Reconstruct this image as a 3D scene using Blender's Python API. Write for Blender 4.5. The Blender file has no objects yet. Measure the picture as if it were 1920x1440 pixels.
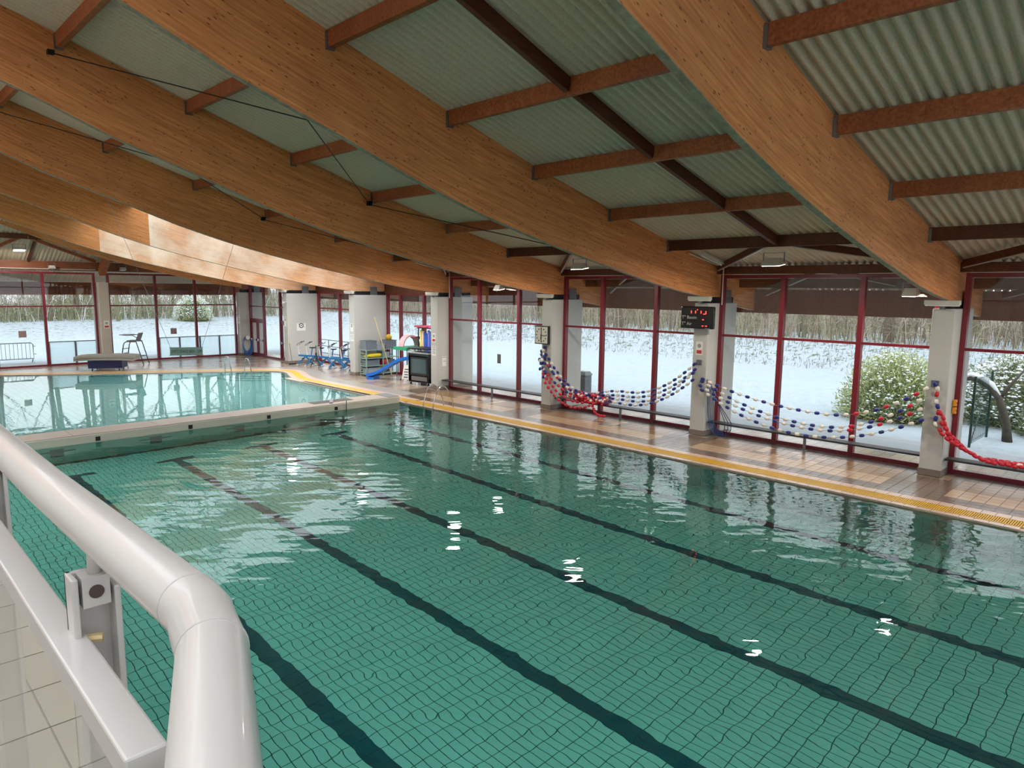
import bpy, math, random
from mathutils import Vector, Matrix
from mathutils.geometry import tessellate_polygon

random.seed(7)
PI = math.pi
S = bpy.context.scene
COL = S.collection

# ------------------------------------------------------------------ camera, sky, exposure
HC = 4.3                                   # camera height above the deck
cam_d = bpy.data.cameras.new('camera')
cam = bpy.data.objects.new('camera', cam_d)
COL.objects.link(cam)
yaw, pit, rol = 0.778527, -0.135875, 0.0097589
F = Vector((math.sin(yaw) * math.cos(pit), math.cos(yaw) * math.cos(pit), math.sin(pit)))
Rv = F.cross(Vector((0, 0, 1))).normalized()
Uv = Rv.cross(F)
R2 = Rv * math.cos(rol) + Uv * math.sin(rol)
U2 = -Rv * math.sin(rol) + Uv * math.cos(rol)
cam.matrix_world = Matrix(((R2.x, U2.x, -F.x, 0), (R2.y, U2.y, -F.y, 0), (R2.z, U2.z, -F.z, HC), (0, 0, 0, 1)))
cam_d.sensor_fit = 'HORIZONTAL'
cam_d.sensor_width = 36.0
cam_d.lens = 36.0 * 1299.2 / 1920.0
cam_d.clip_start = 0.05
cam_d.clip_end = 600
S.camera = cam

world = bpy.data.worlds.new('overcast_sky')
S.world = world
world.use_nodes = True
wn = world.node_tree.nodes
wn['Background'].inputs[0].default_value = (0.87, 0.94, 1.0, 1)
wn['Background'].inputs[1].default_value = 2.25
# bright overcast sky: about twice as bright overhead as at the horizon
_n, _l = world.node_tree.nodes, world.node_tree.links
_tc = _n.new('ShaderNodeTexCoord')
_sp = _n.new('ShaderNodeSeparateXYZ')
_l.new(_tc.outputs['Generated'], _sp.inputs[0])
_mr = _n.new('ShaderNodeMapRange')
for _k, _v in (('From Min', 0.0), ('From Max', 1.0), ('To Min', 0.52), ('To Max', 1.0)):
    _mr.inputs[_k].default_value = _v
_l.new(_sp.outputs['Z'], _mr.inputs['Value'])
_mx = _n.new('ShaderNodeMix')
_mx.data_type = 'RGBA'
_mx.blend_type = 'MULTIPLY'
_mx.inputs['Factor'].default_value = 1.0
_mx.inputs['A'].default_value = (0.90, 0.95, 1.0, 1)
_l.new(_mr.outputs[0], _mx.inputs['B'])
_l.new(_mx.outputs['Result'], wn['Background'].inputs[0])

S.view_settings.view_transform = 'Standard'
S.view_settings.look = 'None'
S.view_settings.gamma = 1.0
S.view_settings.use_curve_mapping = False
S.view_settings.exposure = 0.95
S.cycles.use_denoising = True
S.cycles.use_adaptive_sampling = True
S.cycles.adaptive_threshold = 0.1
S.cycles.adaptive_min_samples = 16
S.cycles.max_bounces = 8
S.cycles.diffuse_bounces = 4
S.cycles.glossy_bounces = 3
S.cycles.transmission_bounces = 4
S.cycles.transparent_max_bounces = 16
S.cycles.sample_clamp_indirect = 6.0
S.cycles.caustics_refractive = True
S.cycles.caustics_reflective = True


# ------------------------------------------------------------------ helpers
class MB:
    """collects geometry for one mesh object"""

    def __init__(self):
        self.v, self.f, self.uv = [], [], None

    def quad(self, a, b, c, d):
        n = len(self.v)
        self.v += [tuple(a), tuple(b), tuple(c), tuple(d)]
        self.f.append((n, n + 1, n + 2, n + 3))

    def tri(self, a, b, c):
        n = len(self.v)
        self.v += [tuple(a), tuple(b), tuple(c)]
        self.f.append((n, n + 1, n + 2))

    def pane(self, x0, x1, z0, z1, y=0.0):
        self.quad((x0, y, z0), (x1, y, z0), (x1, y, z1), (x0, y, z1))
        return self

    def hexa(self, p):
        n = len(self.v)
        self.v += [tuple(q) for q in p]
        for q in ((0, 3, 2, 1), (4, 5, 6, 7), (0, 1, 5, 4), (1, 2, 6, 5), (2, 3, 7, 6), (3, 0, 4, 7)):
            self.f.append(tuple(n + i for i in q))
        return self

    def box(self, x0, x1, y0, y1, z0, z1):
        return self.hexa([(x0, y0, z0), (x1, y0, z0), (x1, y1, z0), (x0, y1, z0),
                          (x0, y0, z1), (x1, y0, z1), (x1, y1, z1), (x0, y1, z1)])

    def bar(self, a, b, w, h, up=(0, 0, 1)):
        """rectangular bar from a to b, w wide (sideways), h high"""
        a, b = Vector(a), Vector(b)
        d = (b - a).normalized()
        s = d.cross(Vector(up))
        if s.length < 1e-4:
            s = d.cross(Vector((1, 0, 0)))
        s.normalize()
        u = s.cross(d)
        s, u = s * (w / 2), u * (h / 2)
        return self.hexa([a - s - u, a + s - u, b + s - u, b - s - u, a - s + u, a + s + u, b + s + u, b - s + u])

    def tube(self, pts, r, n=8, caps=True):
        pts = [Vector(p) for p in pts]
        rs = r if isinstance(r, (list, tuple)) else [r] * len(pts)
        base = len(self.v)
        ref = None
        for i, p in enumerate(pts):
            d = (pts[min(i + 1, len(pts) - 1)] - pts[max(i - 1, 0)])
            if d.length < 1e-9:
                d = Vector((0, 0, 1))
            d.normalize()
            if ref is None:
                ref = Vector((0, 0, 1)) if abs(d.z) < 0.9 else Vector((1, 0, 0))
            s = d.cross(ref)
            if s.length < 1e-4:
                s = d.cross(Vector((0.3, 1, 0.2)))
            s.normalize()
            u = s.cross(d).normalized()
            ref = u
            for k in range(n):
                a = 2 * PI * k / n
                q = p + (s * math.cos(a) + u * math.sin(a)) * rs[i]
                self.v.append((q.x, q.y, q.z))
        for i in range(len(pts) - 1):
            for k in range(n):
                k2 = (k + 1) % n
                self.f.append((base + i * n + k, base + i * n + k2, base + (i + 1) * n + k2, base + (i + 1) * n + k))
        if caps:
            self.f.append(tuple(base + k for k in reversed(range(n))))
            e = base + (len(pts) - 1) * n
            self.f.append(tuple(e + k for k in range(n)))
        return self

    def lathe(self, prof, c=(0, 0, 0), n=12, axis='z'):
        """prof: list of (radius, height)"""
        base = len(self.v)
        for r, h in prof:
            for k in range(n):
                a = 2 * PI * k / n
                x, y = r * math.cos(a), r * math.sin(a)
                p = (x, y, h) if axis == 'z' else ((h, x, y) if axis == 'x' else (y, h, x))
                self.v.append((c[0] + p[0], c[1] + p[1], c[2] + p[2]))
        for i in range(len(prof) - 1):
            for k in range(n):
                k2 = (k + 1) % n
                self.f.append((base + i * n + k, base + i * n + k2, base + (i + 1) * n + k2, base + (i + 1) * n + k))
        self.f.append(tuple(base + k for k in reversed(range(n))))
        e = base + (len(prof) - 1) * n
        self.f.append(tuple(e + k for k in range(n)))
        return self

    def prism(self, poly, axis, a, b):
        """extrude a polygon along axis 'x','y','z' from a to b (poly given in the other two axes, in order)"""
        def P(p, t):
            return {'x': (t, p[0], p[1]), 'y': (p[0], t, p[1]), 'z': (p[0], p[1], t)}[axis]
        n, m = len(self.v), len(poly)
        self.v += [P(p, a) for p in poly] + [P(p, b) for p in poly]
        self.f.append(tuple(n + i for i in range(m)))
        self.f.append(tuple(n + m + i for i in reversed(range(m))))
        for i in range(m):
            j = (i + 1) % m
            self.f.append((n + i, n + m + i, n + m + j, n + j))
        return self

    def mesh(self, name):
        me = bpy.data.meshes.new(name)
        me.from_pydata(self.v, [], self.f)
        if self.uv:
            uvl = me.uv_layers.new(name='UVMap')
            for lp in me.loops:
                uvl.data[lp.index].uv = self.uv[lp.vertex_index]
        me.validate()
        return me

    def build(self, name, mat, parent=None, smooth=False, recalc=True):
        me = self.mesh(name)
        if recalc:
            import bmesh
            bm = bmesh.new()
            bm.from_mesh(me)
            bmesh.ops.recalc_face_normals(bm, faces=bm.faces)
            bm.to_mesh(me)
            bm.free()
        return link(name, me, mat, parent, smooth)


def link(name, me, mat, parent=None, smooth=False):
    if mat is not None and not me.materials:
        me.materials.append(mat)
    if smooth:
        for p in me.polygons:
            p.use_smooth = True
    o = bpy.data.objects.new(name, me)
    COL.objects.link(o)
    if parent is not None:
        o.parent = parent
    return o


def bevel(o, w=0.01, seg=2):
    m = o.modifiers.new('soft_edge', 'BEVEL')
    m.width = w
    m.segments = seg
    m.limit_method = 'ANGLE'
    return o


def autosmooth(o):
    for p in o.data.polygons:
        p.use_smooth = True
    m = o.modifiers.new('edge', 'EDGE_SPLIT')
    m.split_angle = math.radians(40)
    return o


def tag(o, label=None, cat=None, group=None, kind=None):
    if label:
        o['label'] = label
    if cat:
        o['category'] = cat
    if group:
        o['group'] = group
    if kind:
        o['kind'] = kind
    return o


def empty(name, loc=(0, 0, 0), rz=0.0):
    o = bpy.data.objects.new(name, None)
    o.empty_display_size = 0.1
    COL.objects.link(o)
    o.location = loc
    o.rotation_euler = (0, 0, rz)
    return o


def copy_tree(o, parent=None):
    c = o.copy()
    COL.objects.link(c)
    c.parent = parent
    for ch in list(o.children):
        copy_tree(ch, c)
    return c


# ------------------------------------------------------------------ materials
MATS = {}


def lin(c):
    return tuple(((x / 255) / 12.92 if x <= 10 else (((x / 255) + 0.055) / 1.055) ** 2.4) for x in c)


def mat(name, rgb, rough=0.5, metal=0.0, vary=0.06, scale=6.0, bump=0.0, bscale=40.0, emit=None, estr=0.0, spec=0.5, coat=0.0):
    """procedural material; rgb is sRGB 0-255"""
    m = bpy.data.materials.new(name)
    m.use_nodes = True
    nt = m.node_tree
    b = nt.nodes['Principled BSDF']
    c = lin(rgb)
    b.inputs['Roughness'].default_value = rough
    b.inputs['Metallic'].default_value = metal
    b.inputs['Specular IOR Level'].default_value = spec
    b.inputs['Coat Weight'].default_value = coat
    tc = nt.nodes.new('ShaderNodeTexCoord')
    nz = nt.nodes.new('ShaderNodeTexNoise')
    nz.inputs['Scale'].default_value = scale
    nz.inputs['Detail'].default_value = 4
    nt.links.new(tc.outputs['Object'], nz.inputs['Vector'])
    mx = nt.nodes.new('ShaderNodeMix')
    mx.data_type = 'RGBA'
    mx.inputs['A'].default_value = tuple(max(0, x * (1 - vary * 2)) for x in c) + (1,)
    mx.inputs['B'].default_value = tuple(min(1, x * (1 + vary * 2)) for x in c) + (1,)
    nt.links.new(nz.outputs['Fac'], mx.inputs['Factor'])
    nt.links.new(mx.outputs['Result'], b.inputs['Base Color'])
    if bump:
        n2 = nt.nodes.new('ShaderNodeTexNoise')
        n2.inputs['Scale'].default_value = bscale
        n2.inputs['Detail'].default_value = 3
        nt.links.new(tc.outputs['Object'], n2.inputs['Vector'])
        bp = nt.nodes.new('ShaderNodeBump')
        bp.inputs['Strength'].default_value = 1.0
        bp.inputs['Distance'].default_value = bump
        nt.links.new(n2.outputs['Fac'], bp.inputs['Height'])
        nt.links.new(bp.outputs['Normal'], b.inputs['Normal'])
    if emit:
        b.inputs['Emission Color'].default_value = lin(emit) + (1,)
        b.inputs['Emission Strength'].default_value = estr
    MATS[name] = m
    return m


def ramp(nt, stops, interp='LINEAR'):
    r = nt.nodes.new('ShaderNodeValToRGB')
    r.color_ramp.interpolation = interp
    e = r.color_ramp.elements
    while len(e) < len(stops):
        e.new(0.5)
    for el, (p, c) in zip(e, stops):
        el.position = p
        el.color = tuple(c) + (1,)
    return r


def mapping(nt, src, scale):
    mp = nt.nodes.new('ShaderNodeMapping')
    mp.inputs['Scale'].default_value = scale
    nt.links.new(src, mp.inputs['Vector'])
    return mp.outputs['Vector']


def mixc(nt, fac, a, b, mode='MIX'):
    mx = nt.nodes.new('ShaderNodeMix')
    mx.data_type = 'RGBA'
    mx.blend_type = mode
    for k, v in (('Factor', fac), ('A', a), ('B', b)):
        if isinstance(v, (int, float)):
            mx.inputs[k].default_value = v
        elif isinstance(v, tuple):
            mx.inputs[k].default_value = v + (1,) if len(v) == 3 else v
        else:
            nt.links.new(v, mx.inputs[k])
    return mx.outputs['Result']


def wood_mat(name, light, dark, use_uv=True, bleach=None, knots=0.8):
    """glued-laminated timber: long laminations, streaky grain, dark knots"""
    m = bpy.data.materials.new(name)
    m.use_nodes = True
    nt = m.node_tree
    b = nt.nodes['Principled BSDF']
    tc = nt.nodes.new('ShaderNodeTexCoord')
    src = tc.outputs['UV'] if use_uv else tc.outputs['Object']
    g = nt.nodes.new('ShaderNodeTexNoise')
    g.inputs['Scale'].default_value = 1.0
    g.inputs['Detail'].default_value = 6
    nt.links.new(mapping(nt, src, (1.3, 22, 22)), g.inputs['Vector'])
    r = ramp(nt, [(0.3, lin(dark)), (0.7, lin(light))])
    nt.links.new(g.outputs['Fac'], r.inputs['Fac'])
    col = r.outputs['Color']
    # laminations
    br = nt.nodes.new('ShaderNodeTexBrick')
    br.inputs['Scale'].default_value = 1.0
    br.inputs['Mortar Size'].default_value = 0.0035
    br.inputs['Brick Width'].default_value = 3.1
    br.inputs['Row Height'].default_value = 0.12
    br.inputs['Color1'].default_value = (1, 1, 1, 1)
    br.inputs['Color2'].default_value = (0.74, 0.70, 0.66, 1)
    br.inputs['Mortar'].default_value = (0.6, 0.55, 0.5, 1)
    nt.links.new(src, br.inputs['Vector'])
    col = mixc(nt, 0.55, col, br.outputs['Color'], 'MULTIPLY')
    # knots and checks
    v = nt.nodes.new('ShaderNodeTexVoronoi')
    v.inputs['Scale'].default_value = 1.0
    v.inputs['Randomness'].default_value = 1.0
    nt.links.new(mapping(nt, src, (5.5, 16, 16)), v.inputs['Vector'])
    kr = ramp(nt, [(0.0, (1, 1, 1)), (0.10, (1, 1, 1)), (0.21, (0, 0, 0))])
    nt.links.new(v.outputs['Distance'], kr.inputs['Fac'])
    kn = nt.nodes.new('ShaderNodeTexNoise')
    kn.inputs['Scale'].default_value = 2.2
    nt.links.new(src, kn.inputs['Vector'])
    km = ramp(nt, [(0.38, (0, 0, 0)), (0.50, (1, 1, 1))])
    nt.links.new(kn.outputs['Fac'], km.inputs['Fac'])
    kf = mixc(nt, 1.0, kr.outputs['Color'], km.outputs['Color'], 'MULTIPLY')
    kf = mixc(nt, 1.0, kf, (knots, knots, knots), 'MULTIPLY')
    col = mixc(nt, kf, col, lin((70, 40, 22)))
    # broad tone changes
    bn = nt.nodes.new('ShaderNodeTexNoise')
    bn.inputs['Scale'].default_value = 0.35
    bn.inputs['Detail'].default_value = 3
    nt.links.new(src, bn.inputs['Vector'])
    bnr = ramp(nt, [(0.3, (0.82, 0.80, 0.78)), (0.7, (1.08, 1.05, 1.0))])
    nt.links.new(bn.outputs['Fac'], bnr.inputs['Fac'])
    col = mixc(nt, 1.0, col, bnr.outputs['Color'], 'MULTIPLY')
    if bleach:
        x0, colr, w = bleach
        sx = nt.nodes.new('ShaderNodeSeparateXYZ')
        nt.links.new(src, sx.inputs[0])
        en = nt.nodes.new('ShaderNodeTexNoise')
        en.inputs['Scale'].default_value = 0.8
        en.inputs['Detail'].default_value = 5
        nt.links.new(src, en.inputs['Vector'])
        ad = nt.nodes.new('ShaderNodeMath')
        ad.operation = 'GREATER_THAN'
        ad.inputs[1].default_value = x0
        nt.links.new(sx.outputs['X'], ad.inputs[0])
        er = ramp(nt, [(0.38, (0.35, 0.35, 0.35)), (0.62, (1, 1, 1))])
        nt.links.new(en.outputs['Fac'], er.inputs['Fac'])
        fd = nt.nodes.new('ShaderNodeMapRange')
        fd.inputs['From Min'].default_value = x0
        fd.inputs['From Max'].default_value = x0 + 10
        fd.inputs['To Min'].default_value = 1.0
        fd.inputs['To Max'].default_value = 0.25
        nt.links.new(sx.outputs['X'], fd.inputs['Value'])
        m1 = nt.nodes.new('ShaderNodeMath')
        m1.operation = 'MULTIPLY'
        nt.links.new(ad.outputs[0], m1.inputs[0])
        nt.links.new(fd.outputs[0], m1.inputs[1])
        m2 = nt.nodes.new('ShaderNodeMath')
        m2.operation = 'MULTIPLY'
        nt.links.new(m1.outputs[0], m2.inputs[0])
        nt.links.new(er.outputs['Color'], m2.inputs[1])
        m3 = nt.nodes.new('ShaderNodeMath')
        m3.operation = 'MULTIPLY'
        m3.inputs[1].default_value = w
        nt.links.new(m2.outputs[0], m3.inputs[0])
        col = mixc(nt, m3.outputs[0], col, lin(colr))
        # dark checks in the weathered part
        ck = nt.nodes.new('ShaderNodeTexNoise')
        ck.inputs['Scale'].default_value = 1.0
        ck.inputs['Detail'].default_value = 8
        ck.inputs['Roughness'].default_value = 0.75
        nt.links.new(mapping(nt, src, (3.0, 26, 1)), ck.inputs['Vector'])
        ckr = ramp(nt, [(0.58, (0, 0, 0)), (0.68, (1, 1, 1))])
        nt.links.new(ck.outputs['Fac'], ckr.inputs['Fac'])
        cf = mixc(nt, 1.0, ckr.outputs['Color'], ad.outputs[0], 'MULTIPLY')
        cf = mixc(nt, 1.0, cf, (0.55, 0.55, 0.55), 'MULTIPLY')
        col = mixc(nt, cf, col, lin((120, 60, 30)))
    nt.links.new(col, b.inputs['Base Color'])
    b.inputs['Roughness'].default_value = 0.55
    b.inputs['Specular IOR Level'].default_value = 0.3
    bp = nt.nodes.new('ShaderNodeBump')
    bp.inputs['Strength'].default_value = 0.4
    bp.inputs['Distance'].default_value = 0.004
    nt.links.new(g.outputs['Fac'], bp.inputs['Height'])
    nt.links.new(bp.outputs['Normal'], b.inputs['Normal'])
    MATS[name] = m
    return m


def grid_mat(name, rgb1, rgb2, joint, w, h, gap, rough=0.35, plane='xy', bump=0.002):
    """flat laid tiles too far away to pick apart"""
    m = bpy.data.materials.new(name)
    m.use_nodes = True
    nt = m.node_tree
    b = nt.nodes['Principled BSDF']
    tc = nt.nodes.new('ShaderNodeTexCoord')
    src = tc.outputs['Object']
    if plane != 'xy':
        sp = nt.nodes.new('ShaderNodeSeparateXYZ')
        nt.links.new(src, sp.inputs[0])
        cb = nt.nodes.new('ShaderNodeCombineXYZ')
        nt.links.new(sp.outputs[plane[0].upper()], cb.inputs[0])
        nt.links.new(sp.outputs[plane[1].upper()], cb.inputs[1])
        src = cb.outputs[0]
    br = nt.nodes.new('ShaderNodeTexBrick')
    br.offset = 0.0
    br.inputs['Scale'].default_value = 1.0
    br.inputs['Mortar Size'].default_value = gap / 2
    br.inputs['Brick Width'].default_value = w
    br.inputs['Row Height'].default_value = h
    br.inputs['Color1'].default_value = lin(rgb1) + (1,)
    br.inputs['Color2'].default_value = lin(rgb2) + (1,)
    br.inputs['Mortar'].default_value = lin(joint) + (1,)
    nt.links.new(src, br.inputs['Vector'])
    nt.links.new(br.outputs['Color'], b.inputs['Base Color'])
    b.inputs['Roughness'].default_value = rough
    bp = nt.nodes.new('ShaderNodeBump')
    bp.invert = True
    bp.inputs['Distance'].default_value = bump
    nt.links.new(br.outputs['Fac'], bp.inputs['Height'])
    nt.links.new(bp.outputs['Normal'], b.inputs['Normal'])
    MATS[name] = m
    return m


def glass_mat(name, tint, refl_ior=1.5, rough=0.0, milky=0.0):
    m = bpy.data.materials.new(name)
    m.use_nodes = True
    nt = m.node_tree
    nt.nodes.remove(nt.nodes['Principled BSDF'])
    out = nt.nodes['Material Output']
    t = nt.nodes.new('ShaderNodeBsdfTransparent')
    t.inputs[0].default_value = tint + (1,)
    g = nt.nodes.new('ShaderNodeBsdfGlossy')
    g.inputs['Roughness'].default_value = rough
    # two-sided Schlick reflectance of a thin pane
    lw = nt.nodes.new('ShaderNodeLayerWeight')
    lw.inputs['Blend'].default_value = 0.5
    pw = nt.nodes.new('ShaderNodeMath')
    pw.operation = 'POWER'
    pw.inputs[1].default_value = 5.0
    nt.links.new(lw.outputs['Facing'], pw.inputs[0])
    r0 = ((refl_ior - 1) / (refl_ior + 1)) ** 2 * 1.8
    ma = nt.nodes.new('ShaderNodeMath')
    ma.operation = 'MULTIPLY_ADD'
    ma.inputs[1].default_value = 1 - r0
    ma.inputs[2].default_value = r0
    nt.links.new(pw.outputs[0], ma.inputs[0])
    mx = nt.nodes.new('ShaderNodeMixShader')
    nt.links.new(ma.outputs[0], mx.inputs[0])
    nt.links.new(t.outputs[0], mx.inputs[1])
    nt.links.new(g.outputs[0], mx.inputs[2])
    res = mx.outputs[0]
    if milky:
        d = nt.nodes.new('ShaderNodeBsdfTranslucent')
        d.inputs[0].default_value = (0.85, 0.9, 0.92, 1)
        m2 = nt.nodes.new('ShaderNodeMixShader')
        m2.inputs[0].default_value = milky
        nt.links.new(res, m2.inputs[1])
        nt.links.new(d.outputs[0], m2.inputs[2])
        res = m2.outputs[0]
    nt.links.new(res, out.inputs['Surface'])
    MATS[name] = m
    return m


def water_mat(name, tint, waves, gust=False):
    """clear water: Fresnel reflection over real refraction, rippled by noise bumps [(scale xyz, height)]"""
    m = bpy.data.materials.new(name)
    m.use_nodes = True
    nt = m.node_tree
    nt.nodes.remove(nt.nodes['Principled BSDF'])
    out = nt.nodes['Material Output']
    tc = nt.nodes.new('ShaderNodeTexCoord')
    prev = None
    for wi, (sc, hgt, det) in enumerate(waves):
        nz = nt.nodes.new('ShaderNodeTexNoise')
        nz.inputs['Scale'].default_value = 1.0
        nz.inputs['Detail'].default_value = det
        nz.inputs['Roughness'].default_value = 0.4
        rt = nt.nodes.new('ShaderNodeMapping')
        rt.inputs['Rotation'].default_value = (0, 0, -0.85 if wi == 0 else -0.5)
        nt.links.new(tc.outputs['Object'], rt.inputs['Vector'])
        nt.links.new(mapping(nt, rt.outputs['Vector'], sc), nz.inputs['Vector'])
        bp = nt.nodes.new('ShaderNodeBump')
        bp.inputs['Strength'].default_value = 1.0
        bp.inputs['Distance'].default_value = hgt
        hsrc = nz.outputs['Fac']
        if gust and wi == len(waves) - 1:
            # the fine ripples are stronger towards the windows and in drifting patches
            sp = nt.nodes.new('ShaderNodeSeparateXYZ')
            nt.links.new(tc.outputs['Object'], sp.inputs[0])
            mr = nt.nodes.new('ShaderNodeMapRange')
            for k_, v_ in (('From Min', 8.5), ('From Max', 14.0), ('To Min', 0.22), ('To Max', 1.0)):
                mr.inputs[k_].default_value = v_
            nt.links.new(sp.outputs['X'], mr.inputs['Value'])
            ml = nt.nodes.new('ShaderNodeMath')
            ml.operation = 'MULTIPLY'
            nt.links.new(hsrc, ml.inputs[0])
            nt.links.new(mr.outputs[0], ml.inputs[1])
            hsrc = ml.outputs[0]
        nt.links.new(hsrc, bp.inputs['Height'])
        if prev:
            nt.links.new(prev, bp.inputs['Normal'])
        prev = bp.outputs['Normal']
    fr = nt.nodes.new('ShaderNodeFresnel')
    fr.inputs['IOR'].default_value = 1.333
    rf = nt.nodes.new('ShaderNodeBsdfRefraction')
    rf.inputs['Color'].default_value = tint + (1,)
    rf.inputs['Roughness'].default_value = 0.0
    rf.inputs['IOR'].default_value = 1.333
    gl = nt.nodes.new('ShaderNodeBsdfGlossy')
    gl.inputs['Roughness'].default_value = 0.0
    for n in (fr, rf, gl):
        nt.links.new(prev, n.inputs['Normal'])
    mx = nt.nodes.new('ShaderNodeMixShader')
    nt.links.new(fr.outputs[0], mx.inputs[0])
    nt.links.new(rf.outputs[0], mx.inputs[1])
    nt.links.new(gl.outputs[0], mx.inputs[2])
    nt.links.new(mx.outputs[0], out.inputs['Surface'])
    MATS[name] = m
    return m


def snow_mat(name, base, grass, amount, scale):
    m = bpy.data.materials.new(name)
    m.use_nodes = True
    nt = m.node_tree
    b = nt.nodes['Principled BSDF']
    tc = nt.nodes.new('ShaderNodeTexCoord')
    n1 = nt.nodes.new('ShaderNodeTexNoise')
    n1.inputs['Scale'].default_value = scale
    n1.inputs['Detail'].default_value = 6
    n1.inputs['Roughness'].default_value = 0.7
    nt.links.new(tc.outputs['Object'], n1.inputs['Vector'])
    r = ramp(nt, [(amount, (0, 0, 0)), (amount + 0.07, (1, 1, 1))])
    nt.links.new(n1.outputs['Fac'], r.inputs['Fac'])
    # grass pokes through on the bank and in patches
    sp = nt.nodes.new('ShaderNodeSeparateXYZ')
    nt.links.new(tc.outputs['Object'], sp.inputs[0])
    mr = nt.nodes.new('ShaderNodeMapRange')
    mr.inputs['From Min'].default_value = 0.08
    mr.inputs['From Max'].default_value = 0.5
    mr.inputs['To Min'].default_value = 0.12
    mr.inputs['To Max'].default_value = 1.0
    nt.links.new(sp.outputs['Z'], mr.inputs['Value'])
    f = mixc(nt, 1.0, r.outputs['Color'], mr.outputs[0], 'MULTIPLY')
    col = mixc(nt, f, lin(base), lin(grass))
    nt.links.new(col, b.inputs['Base Color'])
    b.inputs['Roughness'].default_value = 0.8
    b.inputs['Specular IOR Level'].default_value = 0.1
    bp = nt.nodes.new('ShaderNodeBump')
    bp.inputs['Distance'].default_value = 0.05
    nt.links.new(n1.outputs['Fac'], bp.inputs['Height'])
    nt.links.new(bp.outputs['Normal'], b.inputs['Normal'])
    MATS[name] = m
    return m


wood = wood_mat('glulam_wood', (242, 172, 112), (204, 130, 78))
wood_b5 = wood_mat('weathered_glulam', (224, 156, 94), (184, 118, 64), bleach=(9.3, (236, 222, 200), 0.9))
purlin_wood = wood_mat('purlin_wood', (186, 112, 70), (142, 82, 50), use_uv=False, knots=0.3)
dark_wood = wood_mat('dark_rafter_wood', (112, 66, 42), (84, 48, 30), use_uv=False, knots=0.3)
sheet_m = mat('sprayed_roof_sheet', (208, 192, 170), 0.9, vary=0.10, scale=30, bump=0.006, bscale=60)
red_m = mat('red_paint', (114, 18, 34), 0.35, vary=0.05, coat=0.2)
col_m = mat('column_paint', (190, 188, 182), 0.6, vary=0.03, scale=1.5)
skirt_m = grid_mat('skirting_tile', (128, 116, 106), (118, 106, 98), (150, 140, 130), 0.22, 0.16, 0.008, plane='xz')
steel_m = mat('stainless_steel', (190, 190, 190), 0.18, 1.0, 0.02)
galv_m = mat('galvanised_steel', (130, 134, 138), 0.45, 0.8, 0.06)
white_m = mat('white_powder_coat', (186, 181, 176), 0.28, vary=0.015, scale=3, coat=0.3)
offwhite_m = mat('off_white_plastic', (205, 202, 192), 0.5, vary=0.03)
paper_m = mat('paper_white', (228, 228, 224), 0.7, vary=0.02)
black_m = mat('black_plastic', (20, 20, 22), 0.4, vary=0.1)
gloss_black = mat('gloss_black', (10, 10, 12), 0.12, vary=0.05)
blue_m = mat('blue_plastic', (28, 112, 210), 0.3, vary=0.05)
navy_m = mat('navy_vinyl', (22, 34, 84), 0.4, vary=0.08)
mat_grey = mat('grey_foam', (150, 143, 134), 0.75, vary=0.05)
glass_m = glass_mat('window_glass', (0.80, 0.83, 0.83), 1.5)
rail_glass = glass_mat('rail_glass', (0.93, 0.96, 0.95), 1.5)
frost_m = glass_mat('frosted_glass', (0.8, 0.9, 0.92), 1.4, milky=0.55)
added_ridge_m = glass_mat('skylight_sheet', (0.96, 0.97, 0.98), 1.3, rough=0.2, milky=0.25)  # milky sheet of the unseen ridge rooflight, added to brighten the hall
skylight_clear = glass_mat('clear_rooflight', (0.97, 0.98, 0.99), 1.25, rough=0.05)
beige_wall = mat('beige_wall_paint', (205, 196, 182), 0.7, vary=0.04, scale=1.0)
lens_m = mat('lamp_lens', (255, 250, 240), 0.3, emit=(255, 246, 230), estr=12.0)
lens_off = mat('lamp_lens_off', (225, 225, 220), 0.2, vary=0.02)

water_near = water_mat('pool_water', (0.86, 1.0, 0.97), [((2.4, 1.0, 1), 0.014, 1), ((5, 3.4, 1), 0.0065, 1)], True)
water_far = water_mat('calm_water', (0.86, 0.98, 0.97), [((1.2, 1.2, 1), 0.0012, 0), ((5, 5, 1), 0.0004, 0)])

# ------------------------------------------------------------------ roof profile (the beams run along X, one every bay)
LO = [(-8, 9.6), (0, 9.05), (1.5, 8.62), (3.15, 8.03), (4.6, 7.42), (6.5, 6.78), (8.1, 6.22), (9.6, 5.78), (11.1, 5.42), (13.0, 5.02), (15.6, 4.52), (17.0, 4.30), (18.4, 4.14), (20.0, 3.88), (21.5, 3.70)]
UP = [(-8, 11.2), (0, 10.35), (2.85, 9.55), (5.4, 8.68), (8.7, 7.62), (11.05, 6.92), (13.75, 6.24), (16.3, 5.64), (19.0, 5.08), (21.6, 4.34)]


def interp(T, x):
    if x <= T[0][0]:
        return T[0][1]
    for (a, b), (c, d) in zip(T, T[1:]):
        if x <= c:
            return b + (d - b) * (x - a) / (c - a)
    return T[-1][1]


zlo = lambda x: interp(LO, x)
zup = lambda x: interp(UP, x)
YC = [-8.2, -1.85, 4.46, 10.70, 16.87, 23.38, 29.90, 36.85, 43.10]        # column lines
PX = [-5.5, -3.3, -1.1, 1.3, 3.75, 6.2, 8.7, 11.05, 13.72, 16.30]         # purlin lines
XG = 19.05                                                            # window line
XR = 20.32                                                            # set-back window line

# ------------------------------------------------------------------ ground outside


def ground_z(x, y):
    def ss(t):
        t = max(0, min(1, t))
        return t * t * (3 - 2 * t)
    a = ss((x - 37.5) / 6.5) * 1.45
    b = ss((y - 50) / 32) * 1.05
    bump = 0.05 * math.sin(x * 0.7 + y * 0.31) * math.sin(y * 0.53) if (x > 24 or y > 46) else 0
    return -0.12 + max(a, b) + bump


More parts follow.
